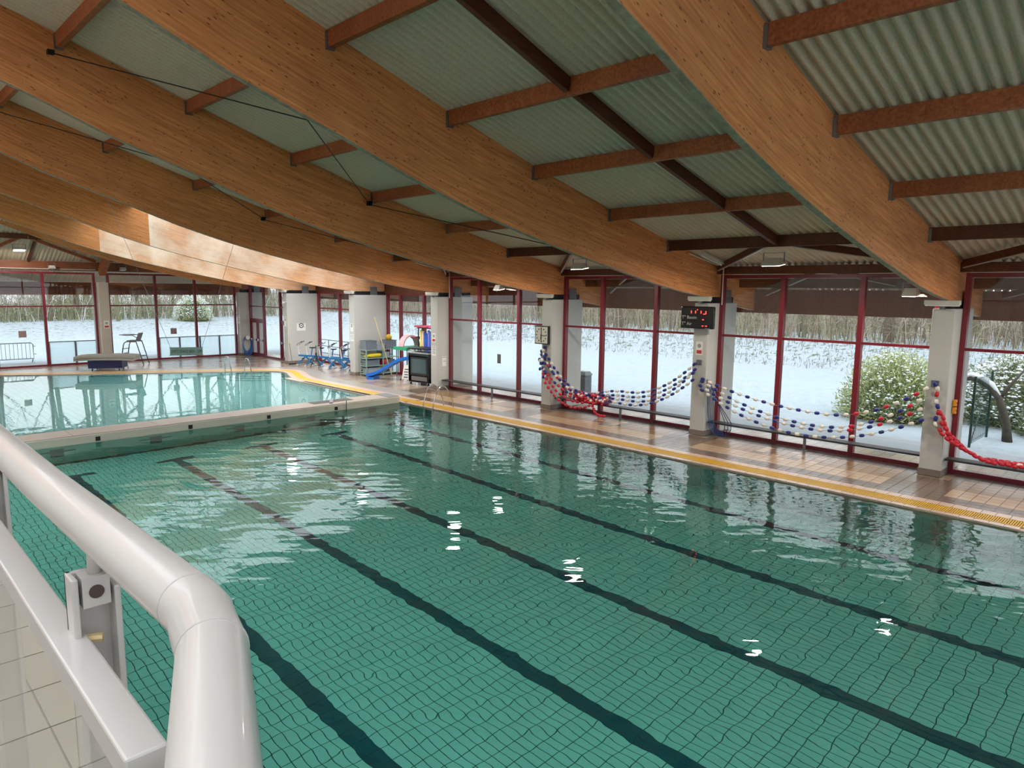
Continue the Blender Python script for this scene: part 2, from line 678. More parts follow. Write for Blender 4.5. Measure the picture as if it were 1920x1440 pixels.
g = MB()
NX, NY = 90, 90
xs = [-60 + 190 * (i / NX) for i in range(NX + 1)]
ys = [-60 + 200 * (i / NY) for i in range(NY + 1)]
for y in ys:
    for x in xs:
        g.v.append((x, y, ground_z(x, y) if not (-9 < x < 22 and -9 < y < 45) else -3.4))
for j in range(NY):
    for i in range(NX):
        a = j * (NX + 1) + i
        g.f.append((a, a + 1, a + NX + 2, a + NX + 1))
snow = snow_mat('snow_ground', (157, 166, 172), (92, 98, 78), 0.54, 2.6)
go = g.build('ground', snow, smooth=True)
tag(go, 'snow covered lawn and bank outside the pool hall', 'snow field', kind='structure')

# terrace just outside the glass
t = MB()
t.box(XG + 0.02, 22.6, -9, 43.4, -0.25, -0.05)
t.box(-9, 22.6, 43.4, 46.0, -0.25, -0.05)
terr = t.build('pavement', snow_mat('slushy_terrace', (146, 152, 156), (112, 104, 94), 0.47, 0.7))
tag(terr, 'slushy paved terrace strip along the outside of the windows', 'terrace', kind='structure')

# ------------------------------------------------------------------ pool deck
EDGE = 15.35
far_pool = [(0.35, 22.85), (15.38, 22.85), (15.38, 29.4), (15.55, 30.6), (15.95, 31.8), (16.32, 32.7), (16.45, 33.4), (16.30, 34.0), (15.7, 34.6), (11.65, 36.95), (8.55, 38.75), (5.7, 40.6), (4.0, 41.6), (0.35, 41.6)]
near_pool = [(0.35, -3.3), (EDGE, -3.3), (EDGE, 21.65), (0.35, 21.65)]
outer = [(-9, -9), (22.0, -9), (22.0, 43.5), (-9, 43.5)]


def poly_with_holes(outer, holes, z):
    loops = [[Vector((x, y, z)) for x, y in outer]] + [[Vector((x, y, z)) for x, y in h] for h in holes]
    flat = [v for l in loops for v in l]
    return flat, tessellate_polygon(loops)


deck_hole = [(0.35, -3.3), (EDGE, -3.3)] + far_pool[2:-1] + [(0.35, 41.6)]
dm = MB()
v, tr = poly_with_holes([(-9, -9), (XR, -9), (XR, 43.4), (-9, 43.4)], [deck_hole], -0.012)
dm.v = [tuple(q) for q in v]
dm.f = [tuple(q) for q in tr]


def deck_mat():
    m = grid_mat('deck_tiles_far', (160, 144, 130), (150, 134, 120), (112, 102, 94), 0.25, 0.25, 0.012, rough=0.22)
    nt = m.node_tree
    b = nt.nodes['Principled BSDF']
    br = [n for n in nt.nodes if n.type == 'TEX_BRICK'][0]
    tc = [n for n in nt.nodes if n.type == 'TEX_COORD'][0]
    ch = nt.nodes.new('ShaderNodeTexBrick')
    ch.offset = 0.5
    ch.inputs['Scale'].default_value = 1.0
    ch.inputs['Mortar Size'].default_value = 0.30
    ch.inputs['Brick Width'].default_value = 3.0
    ch.inputs['Row Height'].default_value = 1.5
    ch.inputs['Color1'].default_value = (1.12, 0.98, 0.82, 1)
    ch.inputs['Color2'].default_value = (1.15, 1.06, 0.96, 1)
    ch.inputs['Mortar'].default_value = (0.8, 0.8, 0.82, 1)
    nt.links.new(tc.outputs['Object'], ch.inputs['Vector'])
    nt.links.new(mixc(nt, 1.0, br.outputs['Color'], ch.outputs['Color'], 'MULTIPLY'), b.inputs['Base Color'])
    return m


deck = dm.build('floor', deck_mat())
tag(deck, 'tiled pool deck in brown and beige beside the windows', 'pool deck', kind='structure')

tile_cols = {
    'brown': mat('deck_tile_brown', (112, 94, 82), 0.16, vary=0.10, scale=2.5, bump=0.002, bscale=60),
    'light': mat('deck_tile_beige', (178, 150, 122), 0.16, vary=0.08, scale=2.5, bump=0.002, bscale=60),
    'tan': mat('deck_tile_tan', (146, 116, 90), 0.16, vary=0.10, scale=2.5, bump=0.002, bscale=60),
    'grey': mat('deck_tile_grey', (118, 105, 96), 0.16, vary=0.10, scale=2.5, bump=0.002, bscale=60),
    'pink': mat('coping_tile', (196, 168, 150), 0.3, vary=0.05, scale=2.5),
}


def tile_col(x, y):
    d = min(abs(y - c) for c in YC)
    if x < 16.7 or x > 18.45 or d < 0.62:
        return 'brown' if x < 18.45 else 'grey'
    if x < 17.42:
        return 'light'
    return 'tan' if d < 2.2 else random.choice(['tan', 'light', 'light', 'grey'])


# tiles nearest the camera are single pieces, the rest one joined part
TS, TG = 0.25, 0.012
base_tile = {}
for k, m_ in tile_cols.items():
    bb = MB()
    bb.box(-TS / 2 + TG / 2, TS / 2 - TG / 2, -TS / 2 + TG / 2, TS / 2 - TG / 2, -0.012, 0.0)
    me = bb.mesh('deck_tile')
    me.materials.append(m_)
    base_tile[k] = me
cells = []
for j in range(int((24.0 + 2.0) / TS)):
    y = -2.0 + TS * (j + 0.5)
    for i in range(11):
        x = 16.22 + TS * (i + 0.5)
        if x > XG - 0.08:
            continue
        if any(abs(y - c) < 0.36 and x > 18.2 for c in YC):
            continue
        cells.append((x, y))
cells_in = sorted([c for c in cells if c[1] > 2.0 + (c[0] - 15.0) * 0.05], key=lambda c: (c[0] ** 2 + c[1] ** 2))
single = cells_in[:290]
for x, y in single:
    o = bpy.data.objects.new('tile', base_tile[tile_col(x, y)])
    COL.objects.link(o)
    o.location = (x, y, 0)
    o.parent = deck
sset = set(single)
rest = {k: MB() for k in tile_cols}
for c in cells:
    if c not in sset:
        x, y = c
        h = TS / 2 - TG / 2
        rest[tile_col(x, y)].box(x - h, x + h, y - h, y + h, -0.012, 0.0)
rest_all = MB()
rest_mats, mi = [], []
for k, r_ in rest.items():
    if not r_.f:
        continue
    n = len(rest_all.v)
    rest_all.v += r_.v
    rest_all.f += [tuple(i + n for i in f) for f in r_.f]
    mi += [len(rest_mats)] * len(r_.f)
    rest_mats.append(tile_cols[k])
me = rest_all.mesh('deck_tiles')
for m_ in rest_mats:
    me.materials.append(m_)
for p, i in zip(me.polygons, mi):
    p.material_index = i
tag(link('tiles', me, None, deck), kind='stuff')

# pool edge: coping blocks, yellow overflow grating, kerb
yel_m = mat('yellow_grating', (206, 158, 26), 0.45, vary=0.08, scale=3)
cop = MB().box(EDGE - 0.02, 16.20, -8.9, 31.0, -0.3, -0.014).build('pool_edge_slab', mat('coping_bed', (205, 180, 162), 0.6), deck)
cm = MB().box(0, 0.17, -0.117, 0.117, -0.03, 0.0).mesh('coping_tile')
km = MB().box(0, 0.27, -0.117, 0.117, -0.03, 0.008).mesh('kerb_tile')
cm.materials.append(tile_cols['pink'])
km.materials.append(tile_cols['pink'])
for j in range(78):
    y = 2.3 + 0.245 * j
    for nm, me_, x in (('coping_tile', cm, EDGE - 0.03), ('kerb_tile', km, 15.91)):
        o = bpy.data.objects.new(nm, me_)
        COL.objects.link(o)
        o.location = (x, y, 0.0)
        o.parent = deck
cc = MB()
cc.box(EDGE - 0.03, EDGE + 0.14, 21.5, 29.3, -0.03, 0).box(15.91, 16.18, 21.5, 29.3, -0.03, 0.008)
tag(cc.build('coping_run', tile_cols['pink'], deck), kind='stuff')
gr = MB()
gr.box(15.50, 15.525, 1.5, 22.9, -0.03, 0.004)
gr.box(15.885, 15.91, 1.5, 22.9, -0.03, 0.004)
gr.box(15.525, 15.885, 1.5, 22.9, -0.03, -0.012)
y = 1.5
while y < 22.9:
    gr.box(15.525, 15.885, y, y + 0.026, -0.02, 0.003)
    y += 0.04
go_ = gr.build('overflow_grating', yel_m, deck)
tag(go_, kind='stuff')

# far pool curved edging: rows that follow the outline
def offset_poly(pts, d):
    out = []
    n = len(pts)
    for i, p in enumerate(pts):
        a, b = Vector(pts[max(i - 1, 0)]), Vector(pts[min(i + 1, n - 1)])
        t_ = (b - a).normalized()
        out.append((p[0] + t_.y * d, p[1] - t_.x * d))
    return out


def dense(pts, it=2):
    for _ in range(it):
        q = [pts[0]]
        for a, b in zip(pts, pts[1:]):
            q += [(a[0] * .75 + b[0] * .25, a[1] * .75 + b[1] * .25), (a[0] * .25 + b[0] * .75, a[1] * .25 + b[1] * .75)]
        q.append(pts[-1])
        pts = q
    return pts


rim = dense(far_pool[1:-1], 2)
grey_kerb = mat('grey_deck_band', (150, 142, 134), 0.3, vary=0.08, scale=2)
for nm, d0, d1, zz, m_ in (('coping_curve', -0.03, 0.22, 0.0, tile_cols['pink']), ('grating_curve', 0.22, 0.56, 0.003, yel_m), ('kerb_curve', 0.56, 0.9, 0.006, tile_cols['pink']), ('grey_band', 0.9, 1.7, 0.002, grey_kerb)):
    a, b = offset_poly(rim, d0), offset_poly(rim, d1)
    e = MB()
    for i in range(len(rim) - 1):
        e.hexa([(a[i][0], a[i][1], -0.05), (b[i][0], b[i][1], -0.05), (b[i + 1][0], b[i + 1][1], -0.05), (a[i + 1][0], a[i + 1][1], -0.05),
                (a[i][0], a[i][1], zz), (b[i][0], b[i][1], zz), (b[i + 1][0], b[i + 1][1], zz), (a[i + 1][0], a[i + 1][1], zz)])
    e.build(nm, m_, deck)

# ------------------------------------------------------------------ the pools
ZW = -0.04
ZF = -2.0
grout = mat('pool_grout', (20, 92, 84), 0.7)
pf = MB().box(0.3, EDGE + 0.1, -3.4, 21.7, ZF - 0.3, ZF - 0.006).build('pool_floor', grout)
tag(pf, 'teal tiled floor of the lane pool under water', 'pool floor', kind='structure')
teal = mat('teal_pool_tile', (146, 226, 210), 0.3, vary=0.05, scale=1.5)
navy_t = mat('dark_lane_tile', (10, 88, 98), 0.3, vary=0.08, scale=2)
LANES = [1.6, 4.1, 6.6, 9.1, 11.6, 14.1]
TW, TL, PG = 0.125, 0.25, 0.012


def lane_dark(x, y):
    for l in LANES:
        if abs(x - l) < 0.125 and y < 20.15:
            return True
        if abs(x - l) < 0.5 and 19.9 < y < 20.15:
            return True
    return False


Pview = lambda x, y, z: Vector((x, y, z - HC))


def pix(x, y, z):
    w = Vector((x, y, z - HC))
    d = w.dot(F)
    return 960 + 1299.2 * w.dot(R2) / d, 720 - 1299.2 * w.dot(U2) / d, d


tme = {}
for dk, m_ in ((False, teal), (True, navy_t)):
    bb = MB().box(-TW / 2 + PG / 2, TW / 2 - PG / 2, -TL / 2 + PG / 2, TL / 2 - PG / 2, -0.006, 0.0)
    tme[dk] = bb.mesh('pool_tile')
    tme[dk].materials.append(m_)
pc = []
for j in range(int(24.95 / TL)):
    y = -3.3 + TL * (j + 0.5)
    for i in range(120):
        pc.append((0.35 + TW * (i + 0.5), y))
def seen_key(c):
    # apparent position after refraction is close to depth 1.2
    px, py, d = pix(c[0], c[1], -1.3)
    ok = 470 < px < 1900 and py < 1430 and d > 0.5
    return (0 if ok else 1, d)
pc_sorted = sorted(pc, key=seen_key)
psingle = set(pc_sorted[:295])
big = {False: MB(), True: MB()}
for c in pc:
    dk = lane_dark(*c)
    if c in psingle:
        o = bpy.data.objects.new('tile', tme[dk])
        COL.objects.link(o)
        o.location = (c[0], c[1], ZF)
        o.parent = pf
    else:
        x, y = c
        hx, hy = TW / 2 - PG / 2, TL / 2 - PG / 2
        q = big[dk]
        n = len(q.v)
        q.v += [(x - hx, y - hy, ZF), (x + hx, y - hy, ZF), (x + hx, y + hy, ZF), (x - hx, y + hy, ZF),
                (x - hx, y - hy, ZF - 0.006), (x + hx, y - hy, ZF - 0.006), (x + hx, y + hy, ZF - 0.006), (x - hx, y + hy, ZF - 0.006)]
        q.f += [(n, n + 1, n + 2, n + 3), (n, n + 4, n + 5, n + 1), (n + 1, n + 5, n + 6, n + 2), (n + 2, n + 6, n + 7, n + 3), (n + 3, n + 7, n + 4, n)]
me_a = MB()
me_a.v = big[False].v + big[True].v
k0 = len(big[False].v)
me_a.f = big[False].f + [tuple(i + k0 for i in f) for f in big[True].f]
me = me_a.mesh('pool_tiles')
me.materials.append(teal)
me.materials.append(navy_t)
nf = len(big[False].f)
for p in me.polygons:
    p.material_index = 0 if p.index < nf else 1
tag(link('tiles', me, None, pf), kind='stuff')

ptile_yz = grid_mat('pool_wall_tile', (120, 200, 184), (112, 192, 176), (34, 104, 96), 0.25, 0.125, 0.010, plane='yz')
ptile_xz = grid_mat('pool_end_tile', (120, 200, 184), (112, 192, 176), (34, 104, 96), 0.25, 0.125, 0.010, plane='xz')
w1 = MB().box(EDGE, EDGE + 0.3, -3.4, 21.7, ZF - 0.3, -0.02).build('pool_wall_right', ptile_yz)
w2 = MB().box(0.05, 0.35, -3.4, 21.7, ZF - 0.3, -0.02).build('pool_wall_left', ptile_yz)
w3 = MB().box(0.05, EDGE + 0.3, -3.6, -3.3, ZF - 0.3, -0.02).build('pool_wall_near', ptile_xz)
tag(w1, 'tiled side wall of the lane pool below the windows', 'pool wall', kind='structure')
tag(w2, 'tiled side wall of the lane pool under the balcony', 'pool wall', kind='structure')
tag(w3, 'tiled end wall of the lane pool', 'pool wall', kind='structure')
wa = MB()
wa.quad((0.35, -3.3, ZW), (EDGE, -3.3, ZW), (EDGE, 21.66, ZW), (0.35, 21.66, ZW))
wo = wa.build('water', water_near)
tag(wo, 'rippled green water of the lane pool', 'water', kind='structure')

# movable bulkhead between the pools
bh = empty('bulkhead', (0, 21.66, 0))
tag(bh, 'pale concrete bulkhead wall dividing the two pools', 'pool divider')
conc = mat('pale_concrete', (196, 190, 176), 0.6, vary=0.07, scale=1.2, bump=0.003, bscale=20)
bevel(MB().box(0.1, EDGE, 0, 1.05, ZF - 0.1, 0.18).build('wall_body', conc, bh), 0.02)
MB().box(0.1, EDGE, -0.008, 0.0, ZF, -0.10).build('submerged_face', mat('submerged_teal_paint', (120, 196, 182), 0.5, vary=0.05), bh)
top_m = mat('bulkhead_cap', (176, 160, 146), 0.45, vary=0.06, scale=1.5)
x = 0.12
while x < EDGE - 0.3:
    x2 = min(x + 2.2, EDGE)
    if not (12.2 < x < 13.2):
        MB().box(x + 0.006, x2 - 0.006, 0.03, 1.02, 0.18, 0.20).build('cap_slab', top_m, bh)
    x = x2
blk = MB().box(-0.06, 0.06, -0.012, 0.0, -0.06, 0.06)
bme = blk.mesh('light_block')
bme.materials.append(black_m)
for x in (2.6, 5.1, 7.6, 10.1, 12.6):
    o = bpy.data.objects.new('socket_block', bme)
    COL.objects.link(o)
    o.parent = bh
    o.location = (x, 0, 0.045)
for l in LANES[1:]:
    tg = MB().box(l - 0.16, l + 0.16, -0.014, 0, -1.3, -0.35).box(l - 0.45, l + 0.45, -0.014, 0, -0.72, -0.58)
    tg.build('lane_target', navy_t, bh)
hat = MB().box(12.0, 13.6, 0.45, 0.95, 0.185, 0.205).build('hatch', mat('hatch_dark', (70, 58, 50), 0.6), bh)
gate = MB()
gate.bar((12.55, 0.25, 0.21), (12.95, 0.9, 0.24), 0.12, 0.05)
gate.tube([(13.0, -0.03, -0.5), (13.0, -0.03, 0.3)], 0.015, 6)
gate.build('latch_arm', galv_m, bh)
sk = MB().box(EDGE - 0.45, EDGE + 0.02, 0.1, 1.0, 0.20, 0.212)
sk.build('end_plate', galv_m, bh)

# far pool basin
fp = MB()
v, tr = poly_with_holes(far_pool, [], -1.05)
fp.v = [tuple(q) for q in v]
fp.f = [tuple(q) for q in tr]
farfloor = grid_mat('far_pool_tile', (176, 222, 216), (170, 216, 210), (96, 160, 152), 0.25, 0.25, 0.012)
fo = fp.build('pool_floor', farfloor)
tag(fo, 'pale turquoise floor of the far shallow pool', 'pool floor', kind='structure')
fw = MB()
n = len(far_pool)
for i in range(n):
    a, b = far_pool[i], far_pool[(i + 1) % n]
    fw.quad((a[0], a[1], -1.1), (b[0], b[1], -1.1), (b[0], b[1], -0.01), (a[0], a[1], -0.01))
fwo = fw.build('pool_wall_far', farfloor)
tag(fwo, 'pale side walls of the far shallow pool', 'pool wall', kind='structure')
fs = MB()
v, tr = poly_with_holes(far_pool, [], -0.045)
fs.v = [tuple(q) for q in v]
fs.f = [tuple(q) for q in tr]
fso = fs.build('water', water_far, recalc=False)
tag(fso, 'calm turquoise water of the far pool reflecting trees', 'water', kind='structure')
# make sure the water faces look up
for o in (wo, fso):
    if o.data.polygons[0].normal.z < 0:
        o.data.flip_normals()

# curved steps under water at the far corner
for k in range(3):
    st = MB()
    c = Vector((15.6, 34.0))
    pts = []
    for i in range(15):
        a = PI * (1.0 + 0.62 * i / 14 - 0.06)
        pts.append((c.x + (1.2 + 0.5 * k) * math.cos(a), c.y + (1.2 + 0.5 * k) * math.sin(a)))
    poly = [(c.x, c.y)] + pts
    st.prism(poly, 'z', -1.04, -0.30 - 0.25 * k)
    so = st.build('pool_step', farfloor)
    tag(so, ['top', 'middle', 'lowest'][k] + ' curved underwater entry step in the far pool corner', 'step', 'underwater entry steps', kind='structure')

# ------------------------------------------------------------------ columns
col_desc = {
    2: 'grey blade column beside the window nearest the camera, holding red floats',
    3: 'grey blade column carrying the black digital scoreboard',
    4: 'grey blade column carrying the square training clock',
    5: 'grey blade column beside the black television cabinet',
    6: 'wide pale column between toy shelves and aqua bikes',
    7: 'wide pale column between aqua bikes and glass doors',
    8: 'pale corner column with the coiled blue hose',
}
for i in range(0, 9):
    yc = YC[i]
    xo = 20.05 if i not in (5, 6, 7) else 20.36
    c = empty('column', (0, yc, 0))
    tag(c, col_desc.get(i, 'grey blade column by the windows behind the balcony' if i == 1 else 'grey blade column at the end of the window wall'), 'column', 'blade columns along the window wall', kind='structure')
    hb = 0.235
    bevel(MB().box(18.37, xo, -hb, hb, 0.0, 3.95).build('shaft', col_m, c), 0.02)
    MB().box(18.355, min(xo, XG if i not in (5, 6, 7) else xo) - 0.02, -hb - 0.012, hb + 0.012, 0.0, 0.16).build('skirting', skirt_m, c)
    MB().box(18.55, xo - 0.05, -0.12, 0.12, 3.95, 4.13).build('bearing_block', black_m, c)
    # steel shoe plate outside
    MB().box(19.35, 19.75, -0.19, -0.17, 3.93, 4.35).box(19.35, 19.75, 0.17, 0.19, 3.93, 4.35).build('shoe_plate', galv_m, c)

# far wall column
fc = empty('column', (10.89, 43.25, 0))
tag(fc, 'slim beige column in the middle of the far window wall', 'column', kind='structure')
bevel(MB().box(-0.25, 0.25, -0.35, 1.0, 0, 4.45).build('shaft', mat('beige_column_paint', (190, 180, 168), 0.6, vary=0.03), fc), 0.02)
MB().box(-0.26, 0.26, -0.36, 0.1, 0, 0.12).build('skirting', skirt_m, fc)

# ------------------------------------------------------------------ beams
BW = 0.06


def make_beam(label, y0, m_, xs, skew=0.0, dz=0.0, topcut=0.0):
    """curved glulam beam along X on the line y = y0 + skew * (18.5 - x)"""
    b = MB()
    b.uv = []
    prev = 0
    for i, x in enumerate(xs):
        lo, up = zlo(x) + dz, zup(x) - 0.005 - topcut
        if x > XG:
            up = min(up, zup(x) - 0.01)
        yy = y0 - skew * (18.5 - x)
        for k, (sy, z) in enumerate(((-1, lo), (1, lo), (1, up), (-1, up))):
            b.v.append((x, yy + sy * BW, z))
            b.uv.append((x + (0.0 if sy < 0 else 3.3), z - lo + 7.0 * (y0 % 3) if k in (0, 3) else z - lo))
    for i in range(len(xs) - 1):
        a, c = 4 * i, 4 * (i + 1)
        for k in range(4):
            k2 = (k + 1) % 4
            b.f.append((a + k, a + k2, c + k2, c + k))
    b.f.append((0, 1, 2, 3))
    e = 4 * (len(xs) - 1)
    b.f.append((e + 3, e + 2, e + 1, e))
    o = b.build('roof_beam', m_)
    tag(o, label, 'roof beam', 'glulam roof beams', kind='structure')
    return o


bxs = [-8 + i * 0.6 for i in range(0, 50) if -8 + i * 0.6 < 21.2] + [21.45]
beam_desc = {
    2: 'nearest curved glulam roof beam, landing on the red float column',
    3: 'curved glulam roof beam landing above the digital scoreboard',
    4: 'curved glulam roof beam landing above the square clock',
    5: 'dark curved glulam roof beam landing beside the television cabinet',
    6: 'brightly lit weathered roof beam landing on the toy shelf column',
    7: 'brightly lit bleached roof beam landing on the column by the glass doors',
}
beams = {}
for i in range(2, 8):
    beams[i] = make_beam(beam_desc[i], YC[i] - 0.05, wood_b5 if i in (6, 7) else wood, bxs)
    # pale strip along the underside
b7xs = [-6 + i * 0.6 for i in range(0, 43) if -6 + i * 0.6 < 18.9]
make_beam('farthest slanting roof beam landing on the corner hose column', 43.0, wood, b7xs, skew=0.26, dz=0.12)

# pale underside lath on each beam
lath_m = mat('pale_grey_timber_edge', (150, 140, 120), 0.7, vary=0.35, scale=9)
for i, bo in beams.items():
    l = MB()
    pr = None
    for x in bxs:
        z = zlo(x) - 0.012
        cur = [(x, YC[i] - 0.05 - BW + 0.004, z), (x, YC[i] - 0.05 + BW - 0.004, z), (x, YC[i] - 0.05 + BW - 0.004, z + 0.012), (x, YC[i] - 0.05 - BW + 0.004, z + 0.012)]
        if pr:
            l.hexa(pr + cur)
        pr = cur
    l.build('soffit_lath', lath_m, bo)

# ------------------------------------------------------------------ roof sheets and purlins
ceil = empty('ceiling')
tag(ceil, 'sloping roof of corrugated grey-green sheets on timber purlins', 'roof', kind='structure')
PITCH, AMP = 0.177, 0.045


def sheet(x0, x1, y0, y1, m_, name='roof_sheet', n_per=10):
    s = MB()
    nst = max(2, int((y1 - y0) / PITCH * n_per))
    z0, z1 = zup(x0), zup(x1)
    for k in range(nst + 1):
        y = y0 + (y1 - y0) * k / nst
        c = AMP * (abs(math.cos(PI * y / PITCH)) ** 0.8 * 2 - 1)      # scalloped underside, narrow grooves
        s.v += [(x0, y, z0 + 0.03 - c), (x1, y, z1 + 0.03 - c)]
    for k in range(nst):
        a = 2 * k
        s.f.append((a, a + 1, a + 3, a + 2))
    return s.build(name, m_, ceil, smooth=True)


for b in range(len(YC) - 2):
    y0, y1 = YC[b], YC[b + 1]
    xs_ = [-8] + PX + [19.0, 21.6]
    for x0, x1 in zip(xs_, xs_[1:]):
        if y1 < 4 and x1 > 19 and y1 < -1:
            pass
        sky = (b in (5, 6) and x0 >= 8.6 and x1 <= 19.1) or x1 <= 1.4      # roof lights: two bays, and an unseen ridge strip added for light
        if sky:
            sheet(x0, x1, y0, y1, skylight_clear if x0 > 5 else added_ridge_m, 'skylight_sheet', 4)
        else:
            sheet(x0, x1, y0, y1, sheet_m)


def zfar(y):
    return 5.50 + 0.46 * (43.4 - y)


# the far bay: sheets fall towards the far window wall
for x0, x1 in zip([-8, -4, 0, 3.5, 7, 10.9, 14.6, 18.0], [-4, 0, 3.5, 7, 10.9, 14.6, 18.0, 21.6]):
    s = MB()
    nx = int((x1 - x0) / PITCH * 6)
    yrow = [36.85, 37.6, 38.4, 39.2, 40.0, 40.8, 41.6, 42.4, 43.4, 46.0]
    for y in yrow:
        for k in range(nx + 1):
            x = x0 + (x1 - x0) * k / nx
            c = AMP * math.cos(2 * PI * x / PITCH)
            z = min(zup(x), zfar(y) if y < 43.5 else zfar(43.4) - 0.45 * (y - 43.4))
            s.v.append((x, y, z + 0.03 - c))
    for j in range(len(yrow) - 1):
        for k in range(nx):
            a = j * (nx + 1) + k
            s.f.append((a, a + 1, a + nx + 2, a + nx + 1))
    s.build('roof_sheet', sheet_m, ceil, smooth=True)

for b in range(len(YC) - 2):
    y0, y1 = YC[b] + 0.01, YC[b + 1] - 0.11
    if y1 < 3:
        continue
    for x in PX[3:] if b >= 1 else PX[3:]:
        zt = zup(x) - 0.005
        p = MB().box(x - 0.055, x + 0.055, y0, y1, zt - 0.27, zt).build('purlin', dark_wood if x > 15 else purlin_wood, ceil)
        MB().box(x - 0.075, x + 0.075, y0, y0 + 0.06, zt - 0.30, zt - 0.02).box(x - 0.075, x + 0.075, y1 - 0.06, y1, zt - 0.30, zt - 0.02).build('hanger', galv_m, p)
# mid-bay rafters in the bay before the scoreboard
ym = 7.57
for x0, x1 in zip(PX[3:], PX[4:]):
    z0, z1 = zup(x0) - 0.13, zup(x1) - 0.13
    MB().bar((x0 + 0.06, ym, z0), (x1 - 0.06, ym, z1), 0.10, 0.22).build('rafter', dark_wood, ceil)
# V braces from the last purlin to the columns, edge plate above the glass
for b in range(1, len(YC) - 2):
    y0, y1 = YC[b], YC[b + 1]
    mid = (y0 + y1) / 2
    if y1 > 3:
        for s_, yb in ((-1, y0 + 0.2), (1, y1 - 0.2)):
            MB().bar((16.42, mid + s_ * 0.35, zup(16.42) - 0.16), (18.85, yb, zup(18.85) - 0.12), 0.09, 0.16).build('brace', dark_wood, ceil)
            MB().bar((16.42, mid + s_ * 0.35, zup(16.42) - 0.255), (18.85, yb, zup(18.85) - 0.215), 0.05, 0.02).build('tie_strip', white_m, ceil)
    xw = XG
    if b not in (5, 6):
        MB().box(xw - 0.10, xw + 0.10, y0 + 0.01, y1 - 0.11, 4.80, 5.02).build('edge_plate', dark_wood, ceil)
    else:
        MB().box(XR - 0.08, XR + 0.08, y0 + 0.01, y1 - 0.11, 4.02, 4.62).build('edge_plate', dark_wood, ceil)
    # outer purlin and rafter under the eaves
    MB().box(20.35, 20.45, y0 + 0.01, y1 - 0.11, zup(20.4) - 0.26, zup(20.4)).build('purlin', dark_wood, ceil)
    if b not in (5, 6):
        for s_ in (-1, 1):
            MB().bar((19.2, mid + s_ * 0.1, zup(19.2) - 0.12), (21.4, mid + s_ * 2.6, zup(21.4) - 0.14), 0.08, 0.12).build('brace', dark_wood, ceil)
            MB().bar((19.2, mid + s_ * 0.1, zup(19.2) - 0.195), (21.4, mid + s_ * 2.6, zup(21.4) - 0.215), 0.05, 0.02).build('tie_strip', white_m, ceil)
# eaves fascia
fas = wood_mat('fascia_wood', (142, 86, 56), (112, 66, 42), use_uv=False, knots=0.2)
for b in range(0, len(YC) - 1):
    MB().box(21.42, 21.54, YC[b] + 0.01, YC[b + 1] - 0.01, 3.62, 4.37).build('fascia_board', fas, ceil)
for x0, x1 in zip([-8, -2, 4.5, 10.9, 16.0], [-2, 4.5, 10.9, 16.0, 21.5]):
    MB().box(x0, x1 - 0.02, 45.5, 45.62, 3.75, 4.45).build('fascia_board', fas, ceil)
# far wall edge beam, slanted post beam, braces and purlin
MB().box(-8, 18.6, 43.1, 43.32, 5.05, 5.52).build('edge_plate', fas, ceil)
MB().bar((10.9, 43.1, 5.0), (10.9, 40.9, 6.35), 0.3, 0.42).build('hip_strut', purlin_wood, ceil)
for xa, ya, xb, yb in ((10.6, 43.0, 7.2, 40.7), (5.2, 43.0, 6.9, 40.8), (11.2, 43.0, 13.0, 41.3), (4.9, 43.0, 2.0, 40.8)):
    MB().bar((xa, ya, zfar(ya) - 0.12), (xb, yb, zfar(yb) - 0.16), 0.1, 0.14).build('brace', purlin_wood, ceil)
MB().bar((-6, 40.75, zfar(40.75) - 0.12), (11.5, 40.75, zfar(40.75) - 0.12), 0.12, 0.24).build('purlin', dark_wood, ceil)
MB().bar((7.6, 43.2, zfar(43.2) - 0.1), (7.6, 40.8, zfar(40.8) - 0.1), 0.09, 0.18).build('rafter', dark_wood, ceil)

# steel tension rods under the roof
rod = mat('dark_steel_rod', (36, 34, 32), 0.5, 0.5)


def tension(a, b, label):
    r_ = MB().tube([a, b], 0.012, 6).build('tension_rod', rod)
    MB().box(a[0] - 0.06, a[0] + 0.06, a[1] - 0.1, a[1] + 0.02, a[2] - 0.04, a[2] + 0.04).build('clevis', rod, r_)
    tag(r_, label, 'tension rod', 'roof tension rods', kind='structure')


for bi, nm in ((4, 'clock'), (5, 'television cabinet')):
    f_, bk = YC[bi] - 0.12, YC[bi - 1] + 0.02
    tension((3.6, f_, 8.85), (6.55, bk, 6.95), 'dark tension rod high in the bay before the %s beam' % nm)
    tension((10.9, f_, 6.62), (5.6, bk, 7.25), 'dark tension rod crossing down to the middle of the %s beam' % nm)
    tension((10.9, f_, 6.58), (12.2, bk, 5.25), 'short dark tension rod along the lower half of the %s beam' % nm)

# ------------------------------------------------------------------ windows
win_n = [0]


